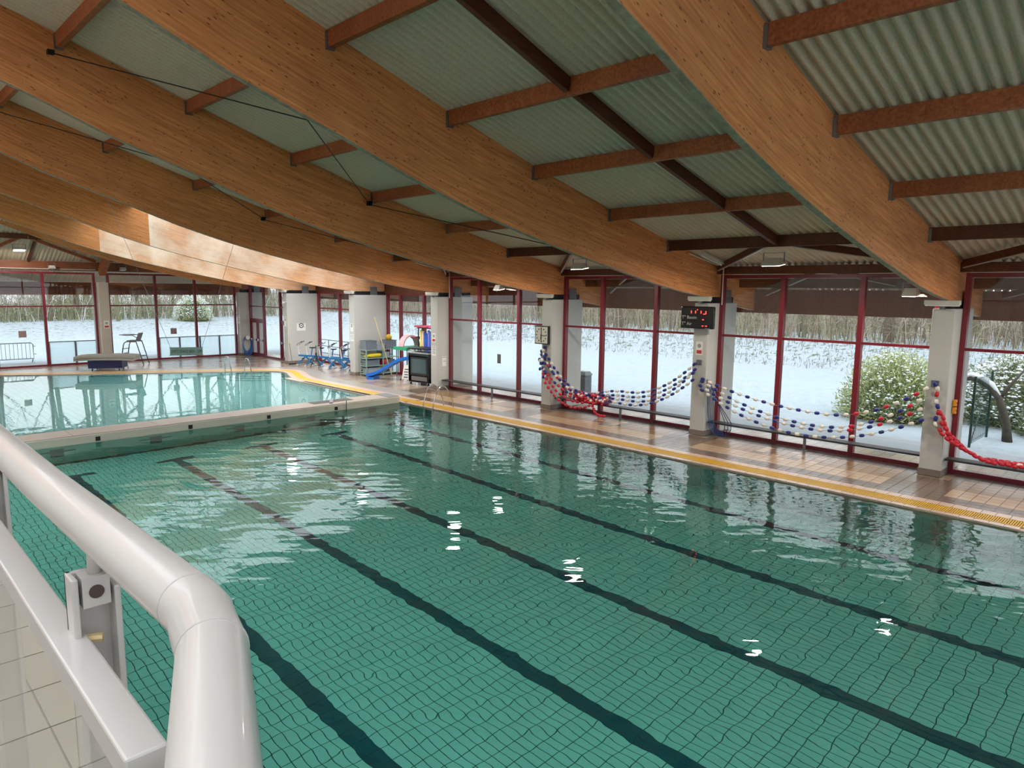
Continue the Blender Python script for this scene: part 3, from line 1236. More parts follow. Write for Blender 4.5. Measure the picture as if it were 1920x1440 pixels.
def win_local(label, loc, rz, length, mull, z_tr, z_top, cat='window', lower_open=None, doors=(), extra_tr=None):
    """a glazed bay in local x (along the wall) and z; panes, mullions and transoms are parts"""
    win_n[0] += 1
    w = empty('window_%d' % win_n[0], loc, rz)
    tag(w, label, cat, 'red framed windows', kind='structure')
    d = 0.06
    MB().box(0, length, -d, d, 0.0, 0.11).build('sill', red_m, w)
    MB().box(0, length, -d, d, z_top - 0.10, z_top).build('head', red_m, w)
    xs = [0.0] + list(mull) + [length]
    for i, x in enumerate(xs):
        hw = 0.065 if 0 < i < len(xs) - 1 else 0.055
        xc = x + (hw if i == 0 else (-hw if i == len(xs) - 1 else 0))
        MB().box(xc - hw, xc + hw, -d - 0.015, d + 0.015, 0.0, z_top).build('jamb' if i in (0, len(xs) - 1) else 'mullion', red_m, w)
    for i in range(len(xs) - 1):
        a = xs[i] + (0.11 if i == 0 else 0.065)
        b = xs[i + 1] - (0.11 if i == len(xs) - 2 else 0.065)
        MB().box(a, b, -0.045, 0.045, z_tr - 0.035, z_tr + 0.035).build('transom', red_m, w)
        MB().pane(a, b, z_tr + 0.035, z_top - 0.10).build('pane', glass_m, w)
        if i in doors:
            continue
        MB().pane(a, b, 0.11, z_tr - 0.035).build('pane', glass_m, w)
    return w


HP = PI / 2


def right_bay(label, X, ya, yb, mull, ztr=3.0, ztop=4.78, doors=()):
    return win_local(label, (X, ya, 0), HP, yb - ya, [m_ - ya for m_ in mull], ztr, ztop, doors=doors)


right_bay('red framed window bay behind the balcony end', XG, -7.96, -2.09, [-6.0, -4.0])
right_bay('red framed window bay under the nearest roof bay, red floats on its bench', XG, -1.61, 4.22, [0.3, 2.2])
right_bay('red framed window bay between the scoreboard column and the nearest column', XG, 4.70, 10.46, [6.48, 8.57])
right_bay('red framed window bay between the clock column and the scoreboard column', XG, 10.94, 16.63, [12.71, 14.89])
right_bay('red framed window bay between television cabinet column and clock column', XG, 17.11, 23.14, [18.94, 21.24])
right_bay('set-back red framed window behind the toy shelves', XR, 23.62, 29.66, [26.6, 28.5], 3.14, 4.05)
right_bay('set-back red framed window behind the aqua bikes', XR, 30.14, 36.61, [32.2, 34.25], 3.12, 4.05)
dwin = right_bay('red framed glazing over the glass exit doors', XG, 37.09, 42.86, [38.78, 40.95], 3.1, 4.85, doors=(0, 2))

# glass exit doors
door_n = [0]


def door(label, y0, y1, leaves, ztop=2.2):
    door_n[0] += 1
    d = empty('door_%d' % door_n[0], (XG, y0, 0), HP)
    tag(d, label, 'door', 'red glass exit doors', kind='structure')
    L = y1 - y0
    MB().box(0.02, L - 0.02, -0.05, 0.05, ztop, ztop + 0.14).build('lintel', red_m, d)
    w_ = L / leaves
    for k in range(leaves):
        a, b = k * w_ + 0.03, (k + 1) * w_ - 0.03
        fr = MB()
        fr.box(a, a + 0.11, -0.03, 0.03, 0.03, ztop)
        fr.box(b - 0.11, b, -0.03, 0.03, 0.03, ztop)
        fr.box(a + 0.11, b - 0.11, -0.03, 0.03, 0.03, 0.2)
        fr.box(a + 0.11, b - 0.11, -0.03, 0.03, ztop - 0.12, ztop)
        lf = fr.build('door_leaf', red_m, d)
        MB().pane(a + 0.11, b - 0.11, 0.2, ztop - 0.12).build('pane', glass_m, lf)
        hd = MB().tube([(a + 0.06, 0.09, 1.02), (b - 0.06, 0.09, 1.02)], 0.02, 8)
        hd.bar((a + 0.06, 0.03, 1.02), (a + 0.06, 0.11, 1.02), 0.05, 0.14)
        hd.bar((b - 0.06, 0.03, 1.02), (b - 0.06, 0.11, 1.02), 0.05, 0.14)
        hd.build('push_bar', steel_m, lf)
    MB().pane(0.0, L, ztop + 0.14, 3.06).build('pane', glass_m, d)
    return d


door('double red framed glass exit door near the corner hose', 41.02, 42.80, 2)
door('single red framed glass exit door beside the wide pale column', 37.2, 38.71, 1)

# far window wall
win_local('far red framed window with the crowd barrier outside', (-8.0, 43.35, 0), 0, 13.9, [3.2, 6.4, 9.6, 11.8], 3.18, 4.97)
win_local('far red framed window left of the slim beige column', (5.95, 43.35, 0), 0, 4.65, [2.22], 3.18, 4.97)
win_local('far red framed window behind the lifeguard chair', (11.17, 43.35, 0), 0, 7.15, [2.48, 4.70], 3.18, 4.97)

# remaining room shell
tag(MB().box(-8.3, -8.0, -9, 43.4, 0, 11.4).build('wall_left', beige_wall), 'plain beige side wall behind the balcony', 'wall', kind='structure')
wb = MB()
wb.box(-8, 19, -9.3, -9.0, 0, 2.0)
wb.box(-8, 19, -9.3, -9.0, 8.8, 11.4)
tag(wb.build('wall_back', beige_wall), 'beige end wall behind the camera around an added long window', 'wall', kind='structure')
win_local('unseen long window added for daylight in the end wall behind the camera', (-7.9, -9.1, 2.0), 0, 26.8, [3, 6, 9, 12, 15, 18, 21, 24], 2.0, 6.8)  # unseen glazing added so daylight reaches the beam faces from behind

# ------------------------------------------------------------------ balcony and railing
ZB = 2.80
bs = MB().box(-8, 0.60, -9, 14, ZB - 0.35, ZB - 0.014).build('floor', mat('balcony_grout', (120, 112, 104), 0.7))
tag(bs, 'beige tiled balcony floor beneath the white railing', 'balcony floor', kind='structure')
bt_m = mat('balcony_tile', (160, 151, 134), 0.3, vary=0.04, scale=3)
btm = MB().box(-0.1465, 0.1465, -0.1465, 0.1465, -0.014, 0.0).mesh('balcony_tile')
btm.materials.append(bt_m)
btw = MB().box(-0.0865, 0.0865, -0.1465, 0.1465, -0.014, 0.0).mesh('balcony_tile_cut')
btw.materials.append(bt_m)
for j in range(16):
    for i in range(3):
        o = bpy.data.objects.new('tile', btm if i else btw)
        COL.objects.link(o)
        o.parent = bs
        o.location = ((0.42 + 0.09) if i == 0 else 0.42 - 0.15 - 0.30 * (i - 1), 0.56 - 0.15 + 0.30 * j, ZB)

rl = empty('balcony_railing', (0.22, 0.6, ZB))
tag(rl, 'white tubular balcony railing with clear glass panels in the foreground', 'railing')
rl.location = (0, 0, 0)
zt = HC - 0.30
cx, cy = 0.222, 0.605
dgx, dgy = -0.36, -0.933
path = [(0.19, 9.0, zt), (0.20, 5.0, zt), (0.212, 1.2, zt), (cx, cy + 0.045, zt), (cx - 0.002, cy + 0.02, zt), (cx - 0.008, cy - 0.002, zt), (cx + dgx * 0.05, cy + dgy * 0.05, zt), (cx + dgx * 0.6, cy + dgy * 0.6, zt), (cx + dgx * 1.8, cy + dgy * 1.8, zt)]
MB().tube(path, 0.0285, 28).build('handrail', white_m, rl, smooth=True)
for p, q in (((cx, cy + 0.058), (cx, cy + 0.055)), ((cx + dgx * 0.05, cy + dgy * 0.05), (cx + dgx * 0.053, cy + dgy * 0.053))):
    MB().tube([(p[0], p[1], zt), (q[0], q[1], zt)], 0.0290, 28).build('elbow_joint', MATS.get('joint_ring_grey') or mat('joint_ring_grey', (178, 174, 170), 0.5), rl)  # thin grey ring marking the tube joint
zb = HC - 0.45
fb = bevel(MB().box(0.165, 0.205, 0.69, 9.0, zb - 0.034, zb).build('top_bar', white_m, rl), 0.003)
d2 = Vector((dgx, dgy, 0))
fb2 = MB().bar(Vector((0.19, 0.655, zb - 0.022)), Vector((0.19, 0.655, zb - 0.022)) + d2 * 1.6, 0.04, 0.034).build('top_bar', white_m, rl)
bevel(fb2, 0.003)
gp = MB()
gp.quad((0.185, 0.70, ZB + 0.12), (0.185, 9.0, ZB + 0.12), (0.185, 9.0, zb - 0.034), (0.185, 0.70, zb - 0.034))
gp.build('glass_panel', rail_glass, rl)
MB().bar(Vector((0.185, 0.64, (ZB + 0.12 + zb - 0.05) / 2)), Vector((0.185, 0.64, (ZB + 0.12 + zb - 0.05) / 2)) + d2 * 1.6, 0.008, zb - 0.05 - ZB - 0.12).build('glass_panel', rail_glass, rl)
MB().box(0.165, 0.205, 0.69, 9.0, ZB + 0.09, ZB + 0.12).build('bottom_bar', white_m, rl)
for py in (0.99, 1.80, 2.75, 4.0, 5.25, 6.5, 7.75):
    pz = HC - 0.372
    ps = MB()
    ps.box(0.190, 0.198, py - 0.006, py + 0.034, ZB - 0.01, pz)           # flange towards the balcony
    ps.box(0.190, 0.246, py + 0.026, py + 0.034, ZB - 0.01, pz)           # web
    ps.box(0.238, 0.246, py - 0.006, py + 0.034, ZB - 0.01, pz - 0.02)
    po = bevel(ps.build('post', white_m, rl), 0.002)
    MB().box(0.202, 0.234, py - 0.004, py + 0.026, pz - 0.042, pz - 0.002).build('cleat', white_m, po)
    MB().lathe([(0.009, -0.0015), (0.009, 0.0)], (0.218, py - 0.004, pz - 0.022), 14, 'y').build('bolt_hole', mat('rust_dark', (70, 52, 46), 0.6) if 'rust_dark' not in MATS else MATS['rust_dark'], po)
    MB().tube([(0.220, py + 0.012, pz - 0.004), (0.222, py + 0.012, zt - 0.024)], 0.008, 10).build('pin', white_m, po, smooth=True)
    MB().tube([(0.200, py + 0.008, pz - 0.086), (0.222, py - 0.004, pz - 0.086)], 0.006, 8).build('clamp_bolt', mat('brass_bolt', (214, 186, 140), 0.4, 0.3) if 'brass_bolt' not in MATS else MATS['brass_bolt'], po)

# ------------------------------------------------------------------ lamps
def floodlight(loc, rz, label, lit=True, w=0.5, power=70, group='floodlights under the roof'):
    """trapezoid floodlight body, yoke and lens; its own light sits at the lens"""
    f = empty('floodlight', loc, rz)
    tag(f, label, 'floodlight', group)
    h = w / 2
    b = MB()
    b.hexa([(-h, -0.16, -0.14), (h, -0.16, -0.14), (h, 0.2, -0.20), (-h, 0.2, -0.20), (-h * 0.75, -0.06, 0.0), (h * 0.75, -0.06, 0.0), (h * 0.75, 0.10, 0.0), (-h * 0.75, 0.10, 0.0)])
    b.build('housing', offwhite_m, f)
    ln = MB()
    ln.hexa([(-h + 0.03, -0.14, -0.156), (h - 0.03, -0.14, -0.156), (h - 0.03, 0.17, -0.208), (-h + 0.03, 0.17, -0.208), (-h + 0.03, -0.14, -0.15), (h - 0.03, -0.14, -0.15), (h - 0.03, 0.17, -0.202), (-h + 0.03, 0.17, -0.202)])
    ln.build('lens', lens_m if lit else lens_off, f)
    y_ = MB()
    y_.bar((-h - 0.015, 0.02, -0.1), (-h - 0.015, 0.02, 0.12), 0.03, 0.012, up=(0, 1, 0))
    y_.bar((h + 0.015, 0.02, -0.1), (h + 0.015, 0.02, 0.12), 0.03, 0.012, up=(0, 1, 0))
    y_.bar((-h - 0.02, 0.02, 0.12), (h + 0.02, 0.02, 0.12), 0.03, 0.012)
    y_.build('yoke', galv_m, f)
    if lit and power:
        ld = bpy.data.lights.new('flood_beam', 'AREA')
        ld.shape = 'RECTANGLE'
        ld.size, ld.size_y = w * 0.9, 0.3
        ld.energy = power
        ld.color = (1.0, 0.93, 0.82)
        lo = bpy.data.objects.new('flood_beam', ld)
        COL.objects.link(lo)
        lo.parent = f
        lo.location = (0, 0, -0.23)
        lo.rotation_euler = (0.15, 0, 0)
    return f


fl_desc = {2: 'floodlight on the last purlin of the bay before the scoreboard', 3: 'floodlight on the last purlin between clock and scoreboard beams',
           4: 'floodlight hidden behind the clock beam', 5: 'floodlight in the skylit bay over the toy shelves', 6: 'floodlight in the skylit bay over the aqua bikes', 1: 'floodlight over the nearest window bay'}
for b in (1, 2, 3, 4, 5, 6):
    mid = (YC[b] + YC[b + 1]) / 2
    floodlight((16.75, mid + (0.25 if b < 4 else 0), zup(16.75) - (0.42 if b < 4 else 0.30)), HP, fl_desc[b])
floodlight((6.9, 41.0, zfar(41.0) - 0.5), 0.0, 'floodlight on the brace by the far window wall')
floodlight((18.75, 5.28, 4.42), HP, 'small lit floodlight beside the nearest column head', w=0.34, power=20, group='small window floodlights')
floodlight((18.75, 19.75, 4.46), HP, 'small lit floodlight in the bay left of the clock', w=0.34, power=20, group='small window floodlights')
for x, nm in ((8.55, 'left'), (11.9, 'right')):
    floodlight((x, 42.86, 5.3), 0, 'small white floodlight on the far wall beam, %s of the slim beige column' % nm, lit=False, w=0.3, group='small window floodlights')

# strip lights over the column heads
for i in range(2, 8):
    f = empty('strip_light', (18.26, YC[i] + 0.02, 4.07))
    tag(f, 'white strip light over the ' + {2: 'nearest column head', 3: 'scoreboard', 4: 'square clock', 5: 'column by the television cabinet', 6: 'toy shelf column', 7: 'column beside the glass doors'}[i], 'strip light', 'strip lights on the columns')
    bevel(MB().box(-0.07, 0.08, -0.36, 0.36, -0.03, 0.075).build('housing', offwhite_m, f), 0.01)
    MB().box(-0.05, 0.06, -0.34, 0.34, -0.06, -0.03).build('diffuser', lens_off, f)
    MB().box(0.0, 0.105, -0.05, 0.05, -0.13, -0.03).build('bracket', galv_m, f)
sl = empty('strip_light', (17.75, 10.1, zup(17.75) - 0.14), 0)
tag(sl, 'slim tube light under the roof beside the scoreboard beam', 'strip light', 'strip lights on the columns')
MB().box(-0.6, 0.6, -0.06, 0.06, -0.02, 0.05).build('housing', offwhite_m, sl)
MB().tube([(-0.57, 0, -0.05), (0.57, 0, -0.05)], 0.02, 8).build('tube', lens_off, sl)
sl.rotation_euler = (0, 0.2, HP * 0.0)

# conduit along the far edge beam
cdt = MB().tube([(-7, 43.05, 5.12), (10.6, 43.05, 5.12)], 0.025, 6).build('conduit', white_m)
tag(cdt, 'white conduit running along the far wall beam', 'conduit', kind='structure')
for i in (3, 5):
    cd = MB().tube([(18.95, YC[i] - 0.32, 3.9), (18.95, YC[i] - 0.32, zup(18.95) - 0.1), (17.3, YC[i] - 0.16, zup(17.3) - 0.1)], 0.02, 6).build('conduit', offwhite_m)
    tag(cd, 'white conduit climbing beside the ' + ('scoreboard column' if i == 3 else 'television cabinet column'), 'conduit', kind='structure')

# ------------------------------------------------------------------ benches along the windows
bench_m = mat('dark_bench_board', (44, 39, 36), 0.6, vary=0.12, scale=3)
for ya, yb, nm in ((-1.55, 4.2, 'under the heap of red floats'), (4.72, 10.44, 'between the scoreboard column and the nearest column'), (10.96, 16.6, 'under the tangled float ropes'), (17.13, 23.1, 'in the empty bay left of the clock')):
    b = empty('bench', (18.72, (ya + yb) / 2, 0))
    tag(b, 'long low dark bench ' + nm, 'bench', 'benches along the windows')
    h = (yb - ya) / 2
    bevel(MB().box(-0.18, 0.18, -h, h, 0.385, 0.43).build('seat', bench_m, b), 0.008)
    MB().box(-0.03, 0.03, -0.03, 0.03, 0.0, 0.385).build('leg', galv_m, b)
    MB().box(-0.06, 0.06, -0.06, 0.06, 0.0, 0.012).build('foot_plate', galv_m, b)

# ------------------------------------------------------------------ lane rope floats
bead_w = mat('white_float', (222, 216, 206), 0.4, vary=0.05)
bead_b = mat('blue_float', (34, 44, 120), 0.4, vary=0.08)
bead_r = mat('red_float', (192, 24, 48), 0.4, vary=0.06)
rope_m = mat('rope', (150, 148, 140), 0.7)
BL = 0.062


def bead_mesh(m_):
    b = MB()
    prof = [(0.012, -BL), (0.036, -BL * 0.92), (0.050, -BL * 0.5), (0.053, 0.0), (0.050, BL * 0.5), (0.036, BL * 0.92), (0.012, BL)]
    n = 8
    for r, h in prof:
        for k in range(n):
            a = 2 * PI * k / n
            rr = r * (1.0 if k % 2 else 0.86)
            b.v.append((h, rr * math.cos(a), rr * math.sin(a)))
    for i in range(len(prof) - 1):
        for k in range(n):
            k2 = (k + 1) % n
            b.f.append((i * n + k, i * n + k2, (i + 1) * n + k2, (i + 1) * n + k))
    b.f.append(tuple(reversed(range(n))))
    b.f.append(tuple((len(prof) - 1) * n + k for k in range(n)))
    me = b.mesh('float_bead')
    me.materials.append(m_)
    for p in me.polygons:
        p.use_smooth = True
    return me


BEAD = {'w': bead_mesh(bead_w), 'b': bead_mesh(bead_b), 'r': bead_mesh(bead_r)}


def resample(pts, step):
    out, acc = [Vector(pts[0])], 0.0
    for a, b in zip(pts, pts[1:]):
        a, b = Vector(a), Vector(b)
        L = (b - a).length
        t_ = step - acc
        while t_ <= L:
            out.append(a + (b - a) * (t_ / L))
            t_ += step
        acc = (acc + L) % step if L > 0 else acc
    return out


def sag(a, b, low, n=20, skew=0.5):
    """curve from a to b through a low point at fraction skew"""
    a, b = Vector(a), Vector(b)
    pts = []
    for i in range(n + 1):
        t_ = i / n
        if t_ < skew:
            k = 1 - t_ / skew
            z = low + (a.z - low) * k * k
        else:
            k = (t_ - skew) / (1 - skew)
            z = low + (b.z - low) * k * k
        p = a.lerp(b, t_)
        pts.append((p.x, p.y, z))
    return pts


def lane_rope(label, pts, pattern, step=0.20, jitter=0.0):
    ro = empty('lane_rope', pts[0])
    tag(ro, label, 'lane rope', 'float ropes hung along the windows')
    ro.location = (0, 0, 0)
    MB().tube(pts, 0.006, 5).build('rope', rope_m, ro)
    rp = resample(pts, step)
    for i, p in enumerate(rp):
        q = rp[min(i + 1, len(rp) - 1)]
        q0 = rp[max(i - 1, 0)]
        d = (q - q0)
        c = pattern(i, len(rp)) if callable(pattern) else pattern[i % len(pattern)]
        if c == ' ':
            continue
        o = bpy.data.objects.new('bead', BEAD[c])
        COL.objects.link(o)
        o.parent = ro
        o.location = p + Vector((random.uniform(-1, 1), random.uniform(-1, 1), random.uniform(-1, 1))) * jitter
        o.rotation_mode = 'QUATERNION'
        o.rotation_quaternion = d.to_track_quat('X', 'Z') if d.length > 1e-6 else (1, 0, 0, 0)
    return ro


RX = 18.27


def near_red(i, n):
    return 'bw'[i % 2] if i < n * 0.68 else 'rwb'[i % 3]


# bay between scoreboard and nearest column: four ropes
hook2, hook1 = (RX, 10.66, 2.08), (RX, 4.60, 2.15)
spans = [((RX, 10.50, 1.72), (RX, 4.62, 2.10), 1.16, 0.60, 'topmost'), ((RX, 10.52, 1.66), (RX, 4.60, 1.92), 0.82, 0.58, 'second'), ((RX - 0.03, 10.55, 1.52), (RX - 0.03, 4.58, 1.68), 0.72, 0.56, 'third'), ((RX - 0.02, 10.50, 1.40), (RX, 4.62, 1.36), 0.52, 0.52, 'lowest')]
for k, (a, b, low, sk_, nm) in enumerate(spans):
    lane_rope('%s blue and white float rope sagging between scoreboard and nearest columns' % nm, sag(a, b, low, 26, sk_), near_red if k < 3 else 'bw', 0.245 if k != 3 else 0.235)
# bay between clock and scoreboard: ropes rise from the tangle on the bench to the scoreboard column
spans = [((RX, 10.80, 2.14), (18.45, 14.7, 0.80), 1.02, 0.62, 'topmost'), ((RX, 10.78, 1.98), (18.5, 14.6, 0.72), 0.86, 0.66, 'second'), ((RX - 0.03, 10.82, 1.88), (18.5, 14.5, 0.66), 0.74, 0.62, 'third'), ((RX, 10.84, 1.66), (18.45, 14.6, 0.66), 0.60, 0.66, 'lowest')]
for k, (a, b, low, sk_, nm) in enumerate(spans):
    lane_rope('%s float rope rising from the bench tangle to the scoreboard column' % nm, sag(a, b, low, 20, sk_), 'bw', 0.215)
# from the tangle up to the clock column: blue-white above, red below
spans = [((18.5, 14.9, 0.72), (RX, 16.95, 2.22), 0.72, 0.04, 'bwb', 'topmost blue and white'), ((18.45, 14.9, 0.66), (RX, 17.02, 1.98), 0.66, 0.05, 'bbw', 'second blue and white'), ((18.5, 14.85, 0.62), (RX, 16.85, 1.75), 0.62, 0.06, 'bwr', 'mixed colour'), ((18.45, 15.1, 0.6), (RX, 16.98, 1.50), 0.6, 0.06, 'rbr', 'red and blue'), ((18.45, 14.6, 0.6), (RX - 0.02, 16.9, 1.30), 0.42, 0.35, 'r', 'upper all red'), ((18.42, 14.5, 0.55), (RX - 0.04, 16.8, 1.02), 0.22, 0.45, 'r', 'lowest all red')]
for k, (a, b, low, sk_, pt, nm) in enumerate(spans):
    lane_rope('%s float rope strung from the bench tangle up to the clock column' % nm, sag(a, b, low, 18, sk_), pt, 0.20, 0.015)
for k, (yy, zz) in enumerate(((16.9, 2.1), (17.02, 1.85), (16.82, 1.55))):
    pts = [(RX - 0.02 + 0.02 * k, yy - 0.05, zz + 0.12), (RX, yy + 0.10, zz - 0.05), (RX, yy - 0.02, zz - 0.25), (RX, yy + 0.06, zz - 0.42)]
    lane_rope('%s knotted cluster of blue and white floats on the clock column' % ('upper', 'middle', 'lower')[k], pts, 'bw', 0.105, 0.035)
# the tangle itself, lying on the bench
for k in range(5):
    pts = []
    for i in range(22):
        u = i / 21
        pts.append((18.52 + 0.16 * math.sin(i * 1.9 + k * 2.1), 15.6 - 1.5 * u + 0.10 * math.sin(i * 2.7 + k), 0.50 + 0.055 * k + 0.06 * math.sin(i * 1.3 + k * 1.7)))
    lane_rope('%s coil of red and white floats heaped on the bench below the clock' % ['bottom', 'second', 'third', 'fourth', 'top'][k], pts, ['r', 'rw', 'rbw', 'rw', 'rb'][k], 0.135, 0.02)
dang = [(18.44, 14.75, 0.5), (18.40, 14.72, 0.33), (18.40, 14.6, 0.14), (18.42, 14.45, 0.075), (18.42, 14.2, 0.075)]
lane_rope('short end of red floats dangling from the bench to the floor', dang, 'r', 0.13, 0.01)
# nearest column: cluster and red rope lying on the bench
cl = [(RX, 4.48, 2.22), (RX, 4.38, 2.02), (RX, 4.45, 1.78), (RX, 4.34, 1.56), (RX, 4.42, 1.32), (RX, 4.30, 1.12)]
lane_rope('mixed red, white and blue floats hanging on the nearest column', cl, 'bwrwbr', 0.15, 0.03)
for k in range(3):
    pts = [(RX - 0.01, 4.30 - 0.04 * k, 1.55 - 0.25 * k), (RX, 4.12 - 0.06 * k, 1.10 - 0.12 * k), (18.5 + 0.05 * k, 3.82 - 0.05 * k, 0.74 - 0.04 * k), (18.55 + 0.05 * k, 3.5, 0.54), (18.6 + 0.06 * k, 3.1, 0.485 + 0.03 * k), (18.66 + 0.05 * k, 2.5, 0.49 + 0.02 * k), (18.66 + 0.05 * k, 1.2, 0.49)]
    lane_rope('%s rope of red floats draped from the nearest column onto the bench' % ('outer', 'middle', 'inner')[k], pts, 'rrrrrrrw' if k else 'r', 0.128, 0.012)
# hooks
for yy, nm in ((4.5, 'nearest'), (10.7, 'scoreboard'), (16.92, 'clock')):
    hk = MB().box(18.335, 18.37, yy - 0.08, yy + 0.08, 2.12, 2.28).tube([(18.34, yy, 2.2), (18.27, yy, 2.16), (18.25, yy, 2.24)], 0.012, 6).build('rope_hook', galv_m)
    tag(hk, 'steel rope hook plate on the %s column' % nm, 'hook', 'rope hooks')

# blue hoses hanging beside the scoreboard column
hose_m = mat('blue_hose', (18, 58, 108), 0.4, vary=0.08)
hb = empty('hose_bundle', (18.6, 10.3, 0))
tag(hb, 'bundle of blue hoses hanging beside the scoreboard column', 'hoses')
hb.location = (0, 0, 0)
for k in range(9):
    u = k / 8
    a = (18.42 + 0.04 * (k % 3), 10.44 - 0.02 * k, 1.72 - 0.03 * k)
    if k < 6:
        pts = [a, (18.44 + 0.03 * k, 10.42 - 0.02 * k, 1.3), (18.46 + 0.02 * k, 10.40 - 0.03 * k, 0.75), (18.46, 10.36 - 0.03 * k, 0.46), (18.45, 10.30 - 0.05 * k, 0.25), (18.42, 10.15 - 0.05 * k, 0.12 + 0.02 * k), (18.44, 9.95 - 0.03 * k, 0.06)]
    else:
        pts = [a, (18.5, 10.2, 1.2), (18.55, 10.0 - 0.06 * (k - 6), 0.75), (18.5, 9.85 - 0.1 * (k - 6), 0.5), (18.49, 9.84 - 0.1 * (k - 6), 0.3), (18.45, 9.9 - 0.1 * (k - 6), 0.12)]
    MB().tube(pts, 0.012, 6).build('hose', hose_m, hb, smooth=True)

# ------------------------------------------------------------------ square training clock
ck = empty('wall_clock', (18.30, 17.02, 2.68))
tag(ck, 'square white training clock with black frame on its column', 'clock')
bevel(MB().box(-0.05, 0.05, -0.33, 0.33, -0.33, 0.33).build('case', black_m, ck), 0.01)
MB().box(-0.058, -0.048, -0.295, 0.295, -0.295, 0.295).build('face', mat('clock_face', (206, 204, 190), 0.4, vary=0.02), ck)
for k in range(12):
    a = 2 * PI * k / 12
    MB().box(-0.063, -0.057, 0.235 * math.cos(a) - 0.022, 0.235 * math.cos(a) + 0.022, 0.235 * math.sin(a) - 0.022, 0.235 * math.sin(a) + 0.022).build('hour_mark', black_m, ck)
MB().bar((-0.066, 0, -0.2), (-0.066, 0, 0.27), 0.018, 0.006, up=(1, 0, 0)).build('sweep_hand', black_m, ck)
MB().bar((-0.069, 0.03, 0), (-0.069, -0.2, -0.02), 0.022, 0.006, up=(1, 0, 0)).build('minute_hand', black_m, ck)
MB().bar((-0.072, 0, 0.03), (-0.072, 0.015, -0.15), 0.026, 0.006, up=(1, 0, 0)).build('hour_hand', black_m, ck)

# ------------------------------------------------------------------ digital scoreboard
sb = empty('scoreboard', (18.22, 10.73, 3.53), 0.04)
tag(sb, 'black digital display showing time and temperatures on its column', 'scoreboard')
bevel(MB().box(-0.05, 0.06, -0.53, 0.53, -0.325, 0.325).build('case', gloss_black, sb), 0.03, 3)
MB().box(0.06, 0.12, -0.2, 0.2, -0.2, 0.2).build('bracket', galv_m, sb)
led = mat('red_led', (255, 70, 60), 0.4, emit=(255, 40, 40), estr=3.5)
txt_m = mat('grey_lettering', (190, 186, 180), 0.5, vary=0.02)


def text(body, loc, size, parent, m_, rot, name='lettering', spacing=1.0):
    c = bpy.data.curves.new(name, 'FONT')
    c.body = body
    c.size = size
    c.extrude = 0.001
    c.space_character = spacing
    tmp = bpy.data.objects.new(name + '_curve', c)
    COL.objects.link(tmp)
    bpy.context.view_layer.update()
    me = bpy.data.meshes.new_from_object(tmp.evaluated_get(bpy.context.evaluated_depsgraph_get()))
    bpy.data.objects.remove(tmp)
    me.materials.clear()
    me.materials.append(m_)
    o = bpy.data.objects.new(name, me)
    COL.objects.link(o)
    o.parent = parent
    o.location = loc
    o.rotation_euler = rot
    return o


RFACE = (HP, 0, -HP)          # text on a face looking towards -X
text('T° Bassin', (-0.056, 0.49, -0.04), 0.13, sb, txt_m, RFACE)
text('T° Air', (-0.056, 0.49, -0.225), 0.13, sb, txt_m, RFACE)


def seg(y, z, w, h):
    MB().box(-0.060, -0.052, y - w / 2, y + w / 2, z - h / 2, z + h / 2).build('led_segment', led, sb)


for y_ in (0.186, 0.05, -0.129):
    seg(y_, 0.16, 0.022, 0.075)
seg(-0.01, 0.228, 0.022, 0.024)
seg(-0.282, 0.155, 0.022, 0.085)
seg(-0.236, 0.108, 0.075, 0.022)
seg(-0.20, -0.055, 0.05, 0.02)
seg(-0.193, -0.24, 0.05, 0.02)
seg(-0.304, -0.24, 0.05, 0.02)
MB().box(-0.056, -0.051, -0.42, -0.27, -0.314, -0.304).build('maker_plate', txt_m, sb)

# ------------------------------------------------------------------ notices
red_print = mat('red_print', (190, 50, 52), 0.6)
dark_print = mat('dark_print', (60, 56, 54), 0.6)


def notice(label, loc, rz, w, h, red=True, lines=0, pict=True, name='notice'):
    n_ = empty(name, loc, rz)
    tag(n_, label, 'notice', 'small wall notices')
    MB().box(-0.004, 0.0, -w / 2, w / 2, 0, h).build('panel', paper_m, n_)
    if pict:
        MB().lathe([(w * 0.26, -0.006), (w * 0.26, -0.004)], (0, 0, h * 0.68), 14, 'x').build('pictogram', dark_print, n_)
        MB().lathe([(w * 0.17, -0.0075), (w * 0.17, -0.006)], (0, 0, h * 0.68), 14, 'x').build('pictogram', paper_m, n_)
        MB().box(-0.009, -0.0075, -w * 0.09, w * 0.09, h * 0.63, h * 0.73).build('pictogram', dark_print, n_)
    if red:
        MB().box(-0.006, -0.004, -w * 0.38, w * 0.38, h * 0.10, h * 0.36).build('red_band', red_print, n_)
    for k in range(lines):
        z = h * (0.9 - 0.8 * k / max(1, lines))
        MB().box(-0.006, -0.004, -w * 0.4, w * (0.4 - 0.12 * (k % 2)), z - 0.008, z + 0.008).build('print_line', dark_print, n_)
    return n_


